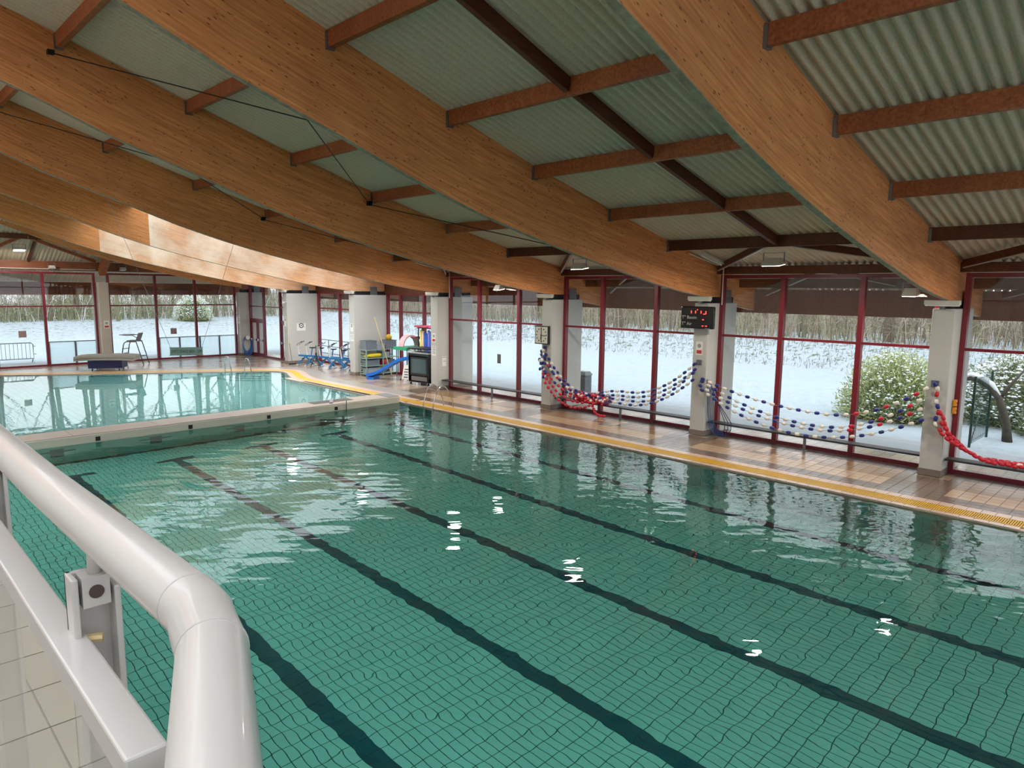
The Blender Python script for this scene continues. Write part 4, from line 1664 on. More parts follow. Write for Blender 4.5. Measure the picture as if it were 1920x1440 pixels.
notice('small no diving notice on the scoreboard column', (18.368, 10.72, 2.42), 0, 0.22, 0.40)
notice('small no diving notice on the television cabinet column', (18.368, 23.40, 2.02), 0, 0.24, 0.40)
notice('sheet of printed rules under the notice on the television cabinet column', (18.368, 23.40, 1.45), 0, 0.30, 0.42, False, 6, False)
notice('small warning notice on the toy shelf column', (18.368, 29.9, 2.15), 0, 0.28, 0.42, False, 1)
notice('white printed sheet on the toy shelf column', (18.368, 29.9, 1.68), 0, 0.32, 0.42, False, 4, False)
notice('small white notice on the column beside the glass doors', (18.368, 36.85, 2.1), 0, 0.26, 0.55, False, 1)
n_ = notice('white pictogram sheet on the wide pale column above the bikes', (19.2, 36.61, 1.85), HP, 0.55, 0.42, False, 2, True)
n_ = notice('white sticker on the side of the television cabinet column', (18.72, 23.14, 1.0), HP, 0.22, 0.42, False, 2, False)
n_ = notice('small no diving notice on the slim beige column', (10.92, 42.895, 1.95), HP, 0.26, 0.42)
notice('plan sheet above the coiled blue hose', (18.368, 43.1, 2.0), 0, 0.38, 0.5, False, 3, False)
for (x_, z_, lb, cat_) in ((7.12, 1.75, 'small square no entry sticker on the far left window', 'sticker'), (14.55, 1.65, 'small grey sticker on the far window by the hanging sign', 'sticker')):
    st = MB().box(x_ - 0.17, x_ + 0.17, 43.33, 43.338, z_ - 0.17, z_ + 0.17).build('sticker', mat('grey_sticker_%d' % int(x_), (150, 120, 118), 0.5, vary=0.2, scale=12))
    tag(st, lb, cat_, 'window stickers')
st = MB().box(19.03, 19.038, 19.95, 20.15, 1.35, 1.72).build('sticker', mat('dark_sticker', (90, 90, 92), 0.5, vary=0.1))
tag(st, 'dark rectangular sticker on the window left of the clock', 'sticker', 'window stickers')

# yellow alarm boxes on the jamb by the nearest column
for k, z_ in enumerate((1.66, 1.48)):
    a_ = empty('call_box', (18.86, 4.205, z_))
    tag(a_, ('upper', 'lower')[k] + ' orange yellow call box beside the nearest column', 'call box', 'yellow call boxes')
    bevel(MB().box(-0.05, 0.05, -0.07, 0.0, 0, 0.15).build('case', mat('orange_yellow_box_%d' % k, (226, 150, 24), 0.45), a_), 0.006)
    MB().box(-0.025, 0.025, -0.074, -0.07, 0.05, 0.10).build('push_plate', black_m, a_)

# ------------------------------------------------------------------ hanging sign
sg = empty('hanging_sign', (8.18, 23.3, 2.21))
tag(sg, 'hanging grey-green sign marking the limit of the deep pool', 'sign')
sg.rotation_euler = (0, 0.02, -0.3)
MB().box(-0.48, 0.48, -0.012, 0.012, -0.125, 0.125).build('board', mat('sign_grey_green', (140, 170, 160), 0.5, vary=0.05), sg)
MB().box(-0.50, 0.50, -0.016, 0.016, 0.118, 0.132).box(-0.50, 0.50, -0.016, 0.016, -0.132, -0.118).build('rim', galv_m, sg)
lt = text('LIMITE GRAND BAIN 1.50M', (-0.45, -0.0155, -0.052), 0.15, sg, mat('sign_lettering', (24, 38, 40), 0.5), (HP, 0, 0))
lt.scale = (0.90 / max(v_.co.x for v_ in lt.data.vertices), 1, 1)
inv = sg.rotation_euler.to_matrix().inverted()
for a, b in (((-0.46, 0, 0.13), (6.12, 23.3, 6.98)), ((0.46, 0, 0.13), (9.9, 23.3, 5.78))):
    bl = inv @ (Vector(b) - sg.location)
    MB().tube([a, bl], 0.006, 5).build('wire', galv_m, sg)

# ------------------------------------------------------------------ pool ladders and rails
def arc(c, r, a0, a1, n, fx, fz):
    return [(c[0] + fx[0] * r * math.cos(a0 + (a1 - a0) * i / n) + fz[0] * r * math.sin(a0 + (a1 - a0) * i / n),
             c[1] + fx[1] * r * math.cos(a0 + (a1 - a0) * i / n), c[2] + r * math.sin(a0 + (a1 - a0) * i / n)) for i in range(n + 1)]


ld = empty('pool_ladder', (15.5, 19.6, 0))
tag(ld, 'chrome pool ladder handrails at the corner by the bulkhead', 'pool ladder')
for yy in (-0.28, 0.28):
    pts = [(0.55, yy, 0.0), (0.50, yy, 0.25), (0.33, yy, 0.60), (0.20, yy, 0.76), (0.05, yy, 0.83), (-0.10, yy, 0.78), (-0.22, yy, 0.62), (-0.36, yy, 0.25), (-0.40, yy, 0.08), (-0.36, yy, -0.05), (-0.27, yy, -0.2), (-0.27, yy, -1.3)]
    MB().tube(pts, 0.021, 10).build('handrail', steel_m, ld, smooth=True)
for z_ in (-0.35, -0.65, -0.95, -1.25):
    MB().box(-0.31, -0.23, -0.28, 0.28, z_ - 0.015, z_ + 0.015).build('rung', steel_m, ld)

for k, (x_, y_, lb) in enumerate(((13.75, 34.1, 'tall steel entry rail standing in the far pool'), (14.5, 33.55, 'second steel entry rail beside the curved steps'))):
    e_ = empty('entry_rail', (x_, y_, -1.0))
    tag(e_, lb, 'handrail', 'far pool entry rails')
    pts = [(0, 0, 0), (0, 0, 1.75 - 0.1 * k), (0.05, -0.04, 1.9 - 0.1 * k), (0.13, -0.1, 1.86 - 0.1 * k), (0.18, -0.14, 1.7 - 0.1 * k), (0.25, -0.2, 1.0), (0.25, -0.2, 0)]
    MB().tube(pts, 0.021, 8).build('rail', steel_m, e_, smooth=True)
    MB().tube([(0.0, 0, 1.3), (0.21, -0.17, 1.3)], 0.016, 6).build('cross_bar', steel_m, e_)

# ------------------------------------------------------------------ mat trolley
tr_ = empty('mat_trolley', (10.0, 39.55, 0), -0.55)
tag(tr_, 'navy wheeled trolley carrying grey foam mats by the far pool', 'trolley')
bevel(MB().box(-0.78, 0.78, -0.45, 0.45, 0.14, 0.56).build('box', navy_m, tr_), 0.02)
for x_ in (-0.62, 0.62):
    for y_ in (-0.33, 0.33):
        w_ = MB().lathe([(0.055, -0.02), (0.055, 0.02)], (x_, y_, 0.055), 12, 'x').build('caster', black_m, tr_)
        MB().box(x_ - 0.03, x_ + 0.03, y_ - 0.02, y_ + 0.02, 0.08, 0.14).build('fork', galv_m, w_)
for k in range(2):
    mt = empty('foam_mat', (10.0, 39.55, 0.56 + 0.13 * k), -0.55 + 0.05 * k)
    tag(mt, ('lower', 'upper')[k] + ' grey foam mat lying on the navy trolley', 'foam mat', 'mats on the trolley')
    c = MB()
    nn = 9
    for j in (0, 1):
        for i in range(nn):
            x_ = -1.35 + 2.7 * i / (nn - 1)
            dz = -0.05 * (abs(x_) / 1.35) ** 3
            for y_ in (-0.62, 0.62):
                c.v.append((x_, y_, 0.005 + dz + 0.115 * j + 0.05 * (abs(x_) / 1.35) ** 3 * (1 - j) * 0))
    for j in (0, 1):
        for i in range(nn - 1):
            a = j * 2 * nn + 2 * i
            c.f.append((a, a + 1, a + 3, a + 2))
    for i in range(nn - 1):
        a, b = 2 * i, 2 * nn + 2 * i
        c.f += [(a, a + 2, b + 2, b), (a + 1, b + 1, b + 3, a + 3)]
    e0, e1 = 0, 2 * nn
    c.f += [(e0, e1, e1 + 1, e0 + 1), (2 * nn - 2, 2 * nn - 1, 4 * nn - 1, 4 * nn - 2)]
    c.build('foam', mat_grey, mt)
    MB().box(-1.36, -1.34, -0.3, 0.3, 0.0, 0.03).build('strap', black_m, mt)

# ------------------------------------------------------------------ lifeguard chair
lg = empty('lifeguard_chair', (11.95, 41.9, 0), -0.75)
tag(lg, 'tall grey tubular lifeguard chair behind the mat trolley', 'lifeguard chair')
dk_tube = mat('grey_green_tube', (96, 106, 106), 0.4, 0.3)
for s_ in (-0.32, 0.32):
    MB().tube([(-0.62, s_, 0), (-0.42, s_, 1.05), (-0.36, s_, 1.18), (-0.24, s_, 1.25), (0.28, s_, 1.25)], 0.028, 8).build('leg', dk_tube, lg, smooth=True)
    MB().tube([(0.62, s_, 0), (0.28, s_, 1.25), (0.22, s_, 1.3)], 0.028, 8).build('leg', dk_tube, lg, smooth=True)
    MB().tube([(-0.5, s_, 0.45), (0.5, s_, 0.45)], 0.02, 8).build('side_bar', dk_tube, lg)
for z_, x_ in ((0.35, -0.555), (0.6, -0.505), (0.85, -0.455)):
    MB().box(x_ - 0.05, x_ + 0.05, -0.32, 0.32, z_ - 0.015, z_ + 0.015).build('step', dk_tube, lg)
MB().tube([(0.5, -0.32, 0.45), (0.5, 0.32, 0.45)], 0.02, 8).build('rear_bar', dk_tube, lg)
bevel(MB().box(-0.25, 0.25, -0.27, 0.27, 1.27, 1.32).build('seat', mat('chair_seat_grey', (120, 120, 122), 0.5), lg), 0.01)
MB().bar((0.24, 0, 1.32), (0.40, 0, 1.72), 0.5, 0.03, up=(1, 0, 0.3)).build('backrest', MATS['chair_seat_grey'], lg)
for s_ in (-1, 1):
    MB().tube([(0.30, s_ * 0.27, 1.46), (0.1, s_ * 0.30, 1.60), (-0.42, s_ * 0.30, 1.60)], 0.022, 8).build('armrest', dk_tube, lg)
MB().box(-0.62, -0.1, -0.33, 0.33, 1.60, 1.63).build('writing_board', MATS['chair_seat_grey'], lg)

# ------------------------------------------------------------------ toy corner: television cabinet
tv = empty('tv_cabinet', (19.02, 24.9, 0), 0.12)
tag(tv, 'black wheeled cabinet holding a screen beside its column', 'tv cabinet')
cb = MB()
cb.box(-0.40, 0.40, -0.64, 0.64, 0.12, 0.17).box(-0.40, 0.40, -0.64, -0.60, 0.17, 1.42).box(-0.40, 0.40, 0.60, 0.64, 0.17, 1.42).box(0.36, 0.40, -0.60, 0.60, 0.17, 1.42).box(-0.38, 0.40, -0.60, 0.60, 1.30, 1.42)
cb.build('carcass', gloss_black, tv)
MB().box(-0.44, 0.44, -0.68, 0.68, 1.42, 1.47).build('top_shelf', mat('grey_shelf', (170, 174, 176), 0.4), tv)
MB().box(-0.42, 0.42, -0.64, 0.64, 1.60, 1.66).build('upper_tray', black_m, tv)
for y_ in (-0.6, 0.6):
    MB().box(0.3, 0.36, y_ - 0.03, y_ + 0.03, 1.47, 1.60).build('tray_post', black_m, tv)
scr = MB().box(-0.37, -0.34, -0.55, 0.55, 0.42, 1.26).build('screen_bezel', black_m, tv)
MB().box(-0.376, -0.37, -0.47, 0.47, 0.52, 1.18).build('screen_glass', mat('dark_screen', (44, 62, 60), 0.05, vary=0.1, spec=0.9), scr)
MB().box(-0.36, -0.33, -0.5, 0.5, 0.19, 0.38).build('speaker_panel', mat('grey_speaker', (110, 108, 104), 0.6), tv)
for x_ in (-0.33, 0.33):
    for y_ in (-0.56, 0.56):
        MB().lathe([(0.05, -0.02), (0.05, 0.02)], (x_, y_, 0.05), 12, 'y').build('caster', black_m, tv)
        MB().box(x_ - 0.02, x_ + 0.02, y_ - 0.02, y_ + 0.02, 0.06, 0.12).build('caster_fork', galv_m, tv)

# blue slide
sd = empty('toy_slide', (18.9, 27.4, 0))
tag(sd, 'bright blue plastic toy slide on the deck before the shelves', 'slide')
sd.location = (0, 0, 0)
pth = [(18.28, 28.35, 0.13), (18.36, 28.20, 0.15), (18.48, 27.98, 0.22), (18.64, 27.68, 0.38), (18.82, 27.35, 0.60), (18.98, 27.06, 0.80), (19.10, 26.83, 0.93), (19.22, 26.60, 1.00), (19.36, 26.35, 1.02)]
dirx = Vector((0.48, -0.88, 0)).normalized()
side = Vector((dirx.y, -dirx.x, 0))
ch = MB()
prof = [(-0.23, 0.12), (-0.23, 0.03), (-0.19, 0.0), (0.0, -0.03), (0.19, 0.0), (0.23, 0.03), (0.23, 0.12), (0.26, 0.12), (0.26, -0.02), (0.0, -0.07), (-0.26, -0.02), (-0.26, 0.12)]
for p in pth:
    for a, h in prof:
        q = Vector(p) + side * a
        ch.v.append((q.x, q.y, p[2] + h))
m_ = len(prof)
for i in range(len(pth) - 1):
    for k in range(m_):
        k2 = (k + 1) % m_
        ch.f.append((i * m_ + k, i * m_ + k2, (i + 1) * m_ + k2, (i + 1) * m_ + k))
ch.f.append(tuple(range(m_)))
ch.f.append(tuple((len(pth) - 1) * m_ + k for k in reversed(range(m_))))
autosmooth(ch.build('chute', blue_m, sd))
c0 = Vector((18.38, 28.16, 0))
MB().bar(c0 - dirx * 0.16 + Vector((0, 0, 0.045)), c0 + dirx * 0.22 + Vector((0, 0, 0.045)), 0.62, 0.09).build('foot_block', blue_m, sd)
c1 = Vector((19.34, 26.38, 0))
for s_ in (-0.22, 0.22):
    p = c1 + side * s_
    MB().tube([(p.x, p.y, 0), (p.x, p.y, 0.98)], 0.03, 8).build('ladder_post', mat('steel_grey_tube_%d' % int(s_ * 100 + 50), (180, 184, 186), 0.3, 0.6), sd)
    q0, q1 = p - dirx * 0.05, p + dirx * 0.3
    MB().tube([(q0.x, q0.y, 0.98), (q0.x, q0.y, 1.35), (p.x + dirx.x * 0.1, p.y + dirx.y * 0.1, 1.5), (q1.x, q1.y, 1.35), (q1.x, q1.y, 0)], 0.02, 8).build('handrail', white_m, sd, smooth=True)

# metal shelf rack with crates
rk_m = mat('green_grey_rack', (140, 166, 158), 0.5, 0.2, 0.06)
rk = empty('shelf_rack', (19.5, 29.2, 0))
tag(rk, 'pale green metal shelf rack full of crates and toys', 'shelf')
for x_ in (-0.94, 0.02, 0.94):
    for y_ in (-0.26, 0.26):
        MB().box(x_ - 0.025, x_ + 0.025, y_ - 0.025, y_ + 0.025, 0, 1.30).build('upright', rk_m, rk)
for z_ in (0.08, 0.48, 0.86, 1.26):
    MB().box(-0.96, 0.96, -0.28, 0.28, z_, z_ + 0.04).build('shelf_board', rk_m, rk)
for z_ in (0.2, 0.34, 0.6, 0.73, 0.98, 1.11):
    MB().box(-0.955, -0.935, -0.26, 0.26, z_ - 0.012, z_ + 0.012).build('side_rail', rk_m, rk)


def crate(label, loc, w, d, h, m_, rz=0.0, group='storage crates on the rack'):
    c = empty('crate', loc, rz)
    tag(c, label, 'crate', group)
    b = MB()
    tk = 0.012
    b.box(-w / 2, w / 2, -d / 2, d / 2, 0, tk)
    b.box(-w / 2, w / 2, -d / 2, -d / 2 + tk, tk, h).box(-w / 2, w / 2, d / 2 - tk, d / 2, tk, h)
    b.box(-w / 2, -w / 2 + tk, -d / 2 + tk, d / 2 - tk, tk, h).box(w / 2 - tk, w / 2, -d / 2 + tk, d / 2 - tk, tk, h)
    b.build('tub', m_, c)
    MB().box(-w / 2 - 0.015, w / 2 + 0.015, -d / 2 - 0.015, -d / 2 - 0.001, h - 0.04, h).build('rim', m_, c)
    MB().box(-w / 2 - 0.015, w / 2 + 0.015, d / 2 + 0.001, d / 2 + 0.015, h - 0.04, h).build('rim', m_, c)
    for k in range(4):
        x_ = -w / 2 + w * (k + 0.5) / 4
        MB().box(x_ - 0.008, x_ + 0.008, -d / 2 - 0.012, -d / 2, 0.02, h - 0.04).build('rib', m_, c)
    return c


gc = mat('grey_crate', (112, 120, 128), 0.5, vary=0.06)
gl_ = mat('light_grey_crate', (150, 160, 168), 0.5, vary=0.06)
crate('large grey crate at the end of the rack top', (18.86, 29.2, 1.30), 0.62, 0.5, 0.44, gc)
crate('low pale grey crate in the middle of the rack top', (19.42, 29.15, 1.30), 0.46, 0.4, 0.26, gl_)
crate('grey crate with a yellow ball on the rack top', (20.03, 29.2, 1.30), 0.62, 0.5, 0.42, gc)
crate('ribbed grey crate on the second shelf', (18.98, 29.2, 0.52), 0.72, 0.44, 0.26, gc)
crate('ribbed grey crate on the lowest shelf', (19.05, 29.2, 0.12), 0.82, 0.44, 0.28, gl_)
crate('dark crate behind the slide on the second shelf', (19.95, 29.2, 0.52), 0.6, 0.44, 0.24, gc)
crate('pale crate on the third shelf right of the yellow bags', (19.75, 29.2, 0.90), 0.4, 0.4, 0.24, gl_)


def soft(name, label, cat, loc, rz, dims, m_, group=None):
    """rounded soft thing: superellipsoid"""
    b = MB()
    nu, nv = 14, 9
    def sp(c_, e):
        return math.copysign(abs(c_) ** e, c_)
    for j in range(nv + 1):
        ph = -PI / 2 + PI * j / nv
        for i in range(nu):
            th = 2 * PI * i / nu
            b.v.append((dims[0] * sp(math.cos(ph), .6) * sp(math.cos(th), .6), dims[1] * sp(math.cos(ph), .6) * sp(math.sin(th), .6), dims[2] * sp(math.sin(ph), .6)))
    for j in range(nv):
        for i in range(nu):
            i2 = (i + 1) % nu
            b.f.append((j * nu + i, j * nu + i2, (j + 1) * nu + i2, (j + 1) * nu + i))
    o = b.build(name, m_, None, True)
    o.location = loc
    o.rotation_euler = (0, 0, rz)
    tag(o, label, cat, group)
    return o


yf = mat('yellow_vinyl', (222, 200, 40), 0.4, vary=0.06)
soft('float_bag', 'long yellow soft float on the third shelf', 'float', (19.12, 29.12, 1.0), 0.05, (0.40, 0.2, 0.10), yf)
soft('float_bag', 'small yellow soft float at the end of the third shelf', 'float', (18.66, 29.12, 0.97), 0.0, (0.07, 0.15, 0.07), yf)
bl_ = MB()
bl_.lathe([(0.16 * math.sin(PI * k / 12) + 1e-4, -0.16 * math.cos(PI * k / 12)) for k in range(13)], (20.02, 29.15, 1.85), 18)
bo = bl_.build('ball', mat('mustard_ball', (206, 164, 40), 0.4), None, True)
tag(bo, 'mustard yellow ball resting in the rack top crate', 'ball')
rb = MB()
rb.lathe([(0.15 * math.sin(PI * k / 12) + 1e-4, -0.15 * math.cos(PI * k / 12)) for k in range(13)], (20.24, 28.6, 0.9 + 0.02), 18)
soft('float_bag', 'red soft float on the second shelf above the slide', 'float', (19.62, 29.1, 0.66), 0, (0.12, 0.18, 0.14), mat('red_vinyl', (190, 30, 36), 0.4))
# wooden pole leaning on the rack
po_ = MB().tube([(19.69, 28.45, 0.02), (19.0, 28.86, 2.9)], 0.02, 8).build('wooden_pole', mat('pale_pole_wood', (222, 196, 140), 0.5))
tag(po_, 'pale wooden pole leaning against the shelf rack', 'pole')

# pink arch tunnel on green mat on a table frame
ar = empty('play_arch', (20.0, 27.55, 0))
tag(ar, 'pink and maroon foam play arch raised behind the cabinet', 'play arch')
am = mat('pink_foam', (226, 180, 186), 0.6, vary=0.04)
a2 = mat('maroon_foam', (146, 60, 74), 0.6, vary=0.05)
b = MB()
n_seg = 16
for i in range(n_seg + 1):
    a = PI * i / n_seg
    for r in (0.50, 0.44):
        for y_ in (-0.35, 0.05):
            b.v.append((r * math.cos(a), y_, 1.52 + r * 1.1 * math.sin(a)))
for i in range(n_seg):
    o4, n4 = 4 * i, 4 * (i + 1)
    b.f += [(o4, o4 + 1, n4 + 1, n4), (o4 + 2, n4 + 2, n4 + 3, o4 + 3), (o4, n4, n4 + 2, o4 + 2), (o4 + 1, o4 + 3, n4 + 3, n4 + 1)]
b.f += [(0, 2, 3, 1), (4 * n_seg, 4 * n_seg + 1, 4 * n_seg + 3, 4 * n_seg + 2)]
b.build('arch_ring', am, ar)
b2 = MB()
for i in range(n_seg + 1):
    a = PI * 0.02 + PI * 0.62 * i / n_seg
    for r in (0.515, 0.46):
        for y_ in (-0.72, -0.36):
            b2.v.append((0.15 + r * math.cos(a), y_, 1.50 + r * 1.0 * math.sin(a)))
for i in range(n_seg):
    o4, n4 = 4 * i, 4 * (i + 1)
    b2.f += [(o4, o4 + 1, n4 + 1, n4), (o4 + 2, n4 + 2, n4 + 3, o4 + 3), (o4, n4, n4 + 2, o4 + 2), (o4 + 1, o4 + 3, n4 + 3, n4 + 1)]
b2.f += [(0, 2, 3, 1), (4 * n_seg, 4 * n_seg + 1, 4 * n_seg + 3, 4 * n_seg + 2)]
b2.build('arch_ring', a2, ar)
MB().box(-0.62, 0.72, -0.75, 0.3, 1.36, 1.5).build('green_mat', mat('green_foam', (44, 160, 112), 0.6), ar)
for x_ in (-0.5, 0.6):
    for y_ in (-0.65, 0.2):
        MB().tube([(x_, y_, 0), (x_, y_, 1.36)], 0.025, 8).build('leg', galv_m, ar)

# noodle rack with pink boards on top
nr = empty('noodle_rack', (20.15, 26.3, 0))
tag(nr, 'black frame rack packed with upright foam noodles', 'rack')
for x_ in (-0.68, -0.25):
    pass
for x_, y_ in ((-0.1, -1.05), (-0.1, 0.42), (0.12, -1.05), (0.12, 0.42)):
    MB().box(x_ - 0.02, x_ + 0.02, y_ - 0.02, y_ + 0.02, 0, 2.46).build('upright', black_m, nr)
MB().box(-0.14, 0.16, -1.09, 0.46, 2.42, 2.47).build('top_frame', black_m, nr)
MB().box(-0.14, 0.16, -1.09, 0.46, 0.30, 0.34).build('base_frame', black_m, nr)
nc = [('pale yellow', (226, 222, 110)), ('peach', (232, 196, 170)), ('blue', (34, 92, 190)), ('blue', (30, 84, 180)), ('violet', (140, 130, 206)), ('blue', (40, 100, 196)), ('green', (110, 190, 120)), ('yellow', (226, 206, 70)), ('orange', (226, 150, 70)), ('teal', (70, 180, 170))]
ordn = ['first', 'second', 'third', 'fourth', 'fifth', 'sixth', 'seventh', 'eighth', 'ninth', 'tenth']
for k, (cn, c_) in enumerate(nc):
    y_ = 26.3 + 0.34 - 0.148 * k
    o = MB().tube([(20.15, y_, 0.34), (20.13 + 0.02 * (k % 3), y_ - 0.01, 1.2), (20.15, y_, 2.34 - 0.05 * (k % 4))], 0.062, 10).build('foam_noodle', mat('noodle_foam_%d' % k, c_, 0.7, vary=0.04), None, True)
    tag(o, '%s foam noodle standing %s from the arch end of the rack' % (cn, ordn[k]), 'pool noodle', 'noodles in the rack')
for k in range(2):
    o = bevel(MB().box(19.88, 20.44, 25.2 + 0.62 * k, 25.2 + 0.62 * k + (0.58 if k == 0 else 1.02), 2.47, 2.56 + 0.04 * (1 - k)).build('foam_board', mat('pink_board_%d' % k, ((236, 90, 150), (196, 84, 104))[k], 0.6)), 0.02)
    tag(o, ('bright pink', 'dull rose')[k] + ' foam board lying on top of the noodle rack', 'foam board', 'boards on the noodle rack')

# white folding floor sign
fsn = empty('floor_sign', (19.05, 26.3, 0), 0.5)
tag(fsn, 'white folding floor sign next to the television cabinet', 'floor sign')
for s_ in (-1, 1):
    b = MB()
    b.hexa([(s_ * 0.16, -0.2, 0.1), (s_ * 0.16 + 0.012, -0.2, 0.1), (s_ * 0.16 + 0.012, 0.2, 0.1), (s_ * 0.16, 0.2, 0.1), (s_ * 0.02, -0.14, 0.75), (s_ * 0.02 + 0.012, -0.14, 0.75), (s_ * 0.02 + 0.012, 0.14, 0.75), (s_ * 0.02, 0.14, 0.75)])
    b.build('panel', paper_m, fsn)
    for y_ in (-0.17, 0.17):
        MB().tube([(s_ * 0.18, y_, 0.0), (s_ * 0.15, y_, 0.14)], 0.012, 6).build('foot', paper_m, fsn)
for k in range(4):
    zz = 0.2 + 0.12 * k
    xx = -0.16 + 0.14 * (zz - 0.1) / 0.65 - 0.008
    MB().box(xx - 0.004, xx, -0.11, 0.10 - 0.03 * (k % 2), zz - 0.02, zz + 0.02).build('print_line', dark_print, fsn)

# ------------------------------------------------------------------ aqua bikes
bk_blue = mat('bike_blue', (26, 112, 170), 0.35, vary=0.05)
bk_white = mat('bike_white', (214, 218, 220), 0.3, vary=0.03)


def make_bike():
    r = empty('aqua_bike')
    MB().tube([(-0.45, -0.28, 0.03), (-0.45, 0.28, 0.03)], 0.028, 8).build('rear_foot', bk_white, r)
    MB().tube([(0.45, -0.28, 0.03), (0.45, 0.28, 0.03)], 0.028, 8).build('front_foot', bk_white, r)
    MB().bar((-0.45, 0, 0.05), (0.0, 0, 0.48), 0.07, 0.08).build('rear_stay', bk_blue, r)
    MB().bar((0.45, 0, 0.05), (0.05, 0, 0.48), 0.07, 0.08).build('front_stay', bk_blue, r)
    MB().bar((-0.32, 0, 0.52), (0.42, 0, 0.56), 0.08, 0.09).build('main_tube', bk_blue, r)
    MB().bar((-0.28, 0, 0.50), (-0.36, 0, 0.95), 0.045, 0.05, up=(1, 0, 0)).build('seat_post', bk_blue, r)
    s = MB()
    s.hexa([(-0.52, -0.11, 0.96), (-0.2, -0.03, 0.96), (-0.2, 0.03, 0.96), (-0.52, 0.11, 0.96), (-0.54, -0.12, 1.03), (-0.19, -0.035, 1.01), (-0.19, 0.035, 1.01), (-0.54, 0.12, 1.03)])
    bevel(s.build('saddle', black_m, r), 0.015)
    MB().bar((0.38, 0, 0.54), (0.46, 0, 1.12), 0.045, 0.05, up=(1, 0, 0)).build('handle_post', bk_white, r)
    h = MB()
    for sy in (-1, 1):
        h.tube([(0.46, 0, 1.10), (0.44, sy * 0.2, 1.14), (0.36, sy * 0.26, 1.22), (0.22, sy * 0.24, 1.30), (0.14, sy * 0.14, 1.34)], 0.016, 6)
    h.build('handlebar', galv_m, r)
    for sy in (-1, 1):
        MB().tube([(0.22, sy * 0.24, 1.30), (0.14, sy * 0.14, 1.34)], 0.022, 6).build('grip', black_m, r)
    MB().lathe([(0.11, -0.02), (0.11, 0.02)], (0.02, 0, 0.46), 14, 'y').build('crank_wheel', bk_white, r)
    for sy in (-1, 1):
        c = MB().bar((0.02, sy * 0.05, 0.46), (0.02 + sy * 0.12, sy * 0.06, 0.40), 0.03, 0.03).build('crank', galv_m, r)
        MB().box(0.02 + sy * 0.12 - 0.05, 0.02 + sy * 0.12 + 0.05, sy * 0.12 - 0.05, sy * 0.12 + 0.05, 0.38, 0.41).build('pedal', black_m, c)
    return r


bike = make_bike()
bspots = [(18.75, 35.3, 2.3), (18.95, 34.75, 2.35), (19.15, 33.75, 2.2), (19.5, 33.15, 2.25), (19.15, 32.7, 2.3), (19.75, 32.3, 2.2), (19.3, 31.75, 2.35), (19.75, 31.2, 2.25), (19.25, 30.85, 2.3)]
blab = ['aqua bike nearest the wide pale column by the doors', 'second aqua bike from the doors column', 'aqua bike behind the black tripod', 'aqua bike at the glass, fourth from the doors column', 'middle aqua bike of the row, in front', 'aqua bike at the glass, third from the toy shelf column', 'front aqua bike, third from the toy shelf column', 'aqua bike at the glass beside the toy shelf column', 'front aqua bike right beside the toy shelf column']
for i, (x_, y_, a_) in enumerate(bspots):
    o = bike if i == 0 else copy_tree(bike)
    o.location = (x_, y_, 0)
    o.rotation_euler = (0, 0, a_)
    tag(o, 'blue and white ' + blab[i], 'aqua bike', 'aqua bikes parked by the window')
tp = empty('tripod', (18.62, 33.95, 0))
tag(tp, 'black tripod stand in front of the aqua bikes', 'tripod')
for k in range(3):
    a = 2 * PI * k / 3 + 0.4
    MB().tube([(0.32 * math.cos(a), 0.32 * math.sin(a), 0.0), (0.02 * math.cos(a), 0.02 * math.sin(a), 0.75)], 0.018, 6).build('leg', black_m, tp)
MB().tube([(0, 0, 0.35), (0, 0, 1.2)], 0.022, 8).build('pole', black_m, tp)
MB().lathe([(0.05, 0.7), (0.05, 0.8)], (0, 0, 0), 8).build('collar', black_m, tp)
sq = empty('squeegee', (18.42, 36.40, 0))
tag(sq, 'squeegee with yellow tipped pole leaning on the wide pale column', 'squeegee')
MB().tube([(0, -0.12, 0.03), (0, 0.14, 1.15)], 0.014, 6).build('pole', galv_m, sq)
MB().tube([(0, 0.14, 1.15), (0, 0.17, 1.28)], 0.02, 6).build('grip', yf, sq)
MB().box(-0.2, 0.2, -0.15, -0.11, 0.0, 0.06).build('blade', black_m, sq)

# blue hose coil on the corner column
hc = empty('hose_reel', (18.72, 42.80, 0.9), HP)
tag(hc, 'blue hose coiled on a reel at the corner column', 'hose reel')
hose2 = mat('bright_blue_hose', (40, 98, 170), 0.4, vary=0.08)
for k in range(7):
    pts = []
    for i in range(25):
        a = 2 * PI * i / 24
        pts.append((-0.02 - 0.018 * k, (0.24 + 0.012 * k) * math.sin(a), -0.15 - 0.03 * k + (0.48 + 0.02 * k) * math.cos(a)))
    MB().tube(pts, 0.016, 6).build('hose_loop', hose2, hc, True)
MB().lathe([(0.13, -0.16), (0.13, -0.02)], (0, 0, 0.22), 14, 'x').build('reel_cover', paper_m, hc)
cm_ = empty('camera_dome', (18.36, 36.3, 3.44))
cm_.name = 'security_camera'
tag(cm_, 'small white security camera on the wide pale column', 'camera')
MB().box(-0.02, 0.0, 0.2, 0.3, 0.0, 0.5).build('cable_duct', offwhite_m, cm_)
MB().tube([(-0.02, 0.25, 0.05), (-0.2, 0.25, 0.03)], 0.015, 6).build('arm', offwhite_m, cm_)
MB().box(-0.30, -0.18, 0.2, 0.3, -0.03, 0.06).build('body', offwhite_m, cm_)
MB().lathe([(0.035, -0.34), (0.035, -0.30)], (0, 0.25, 0.015), 10, 'x').build('lens', black_m, cm_)

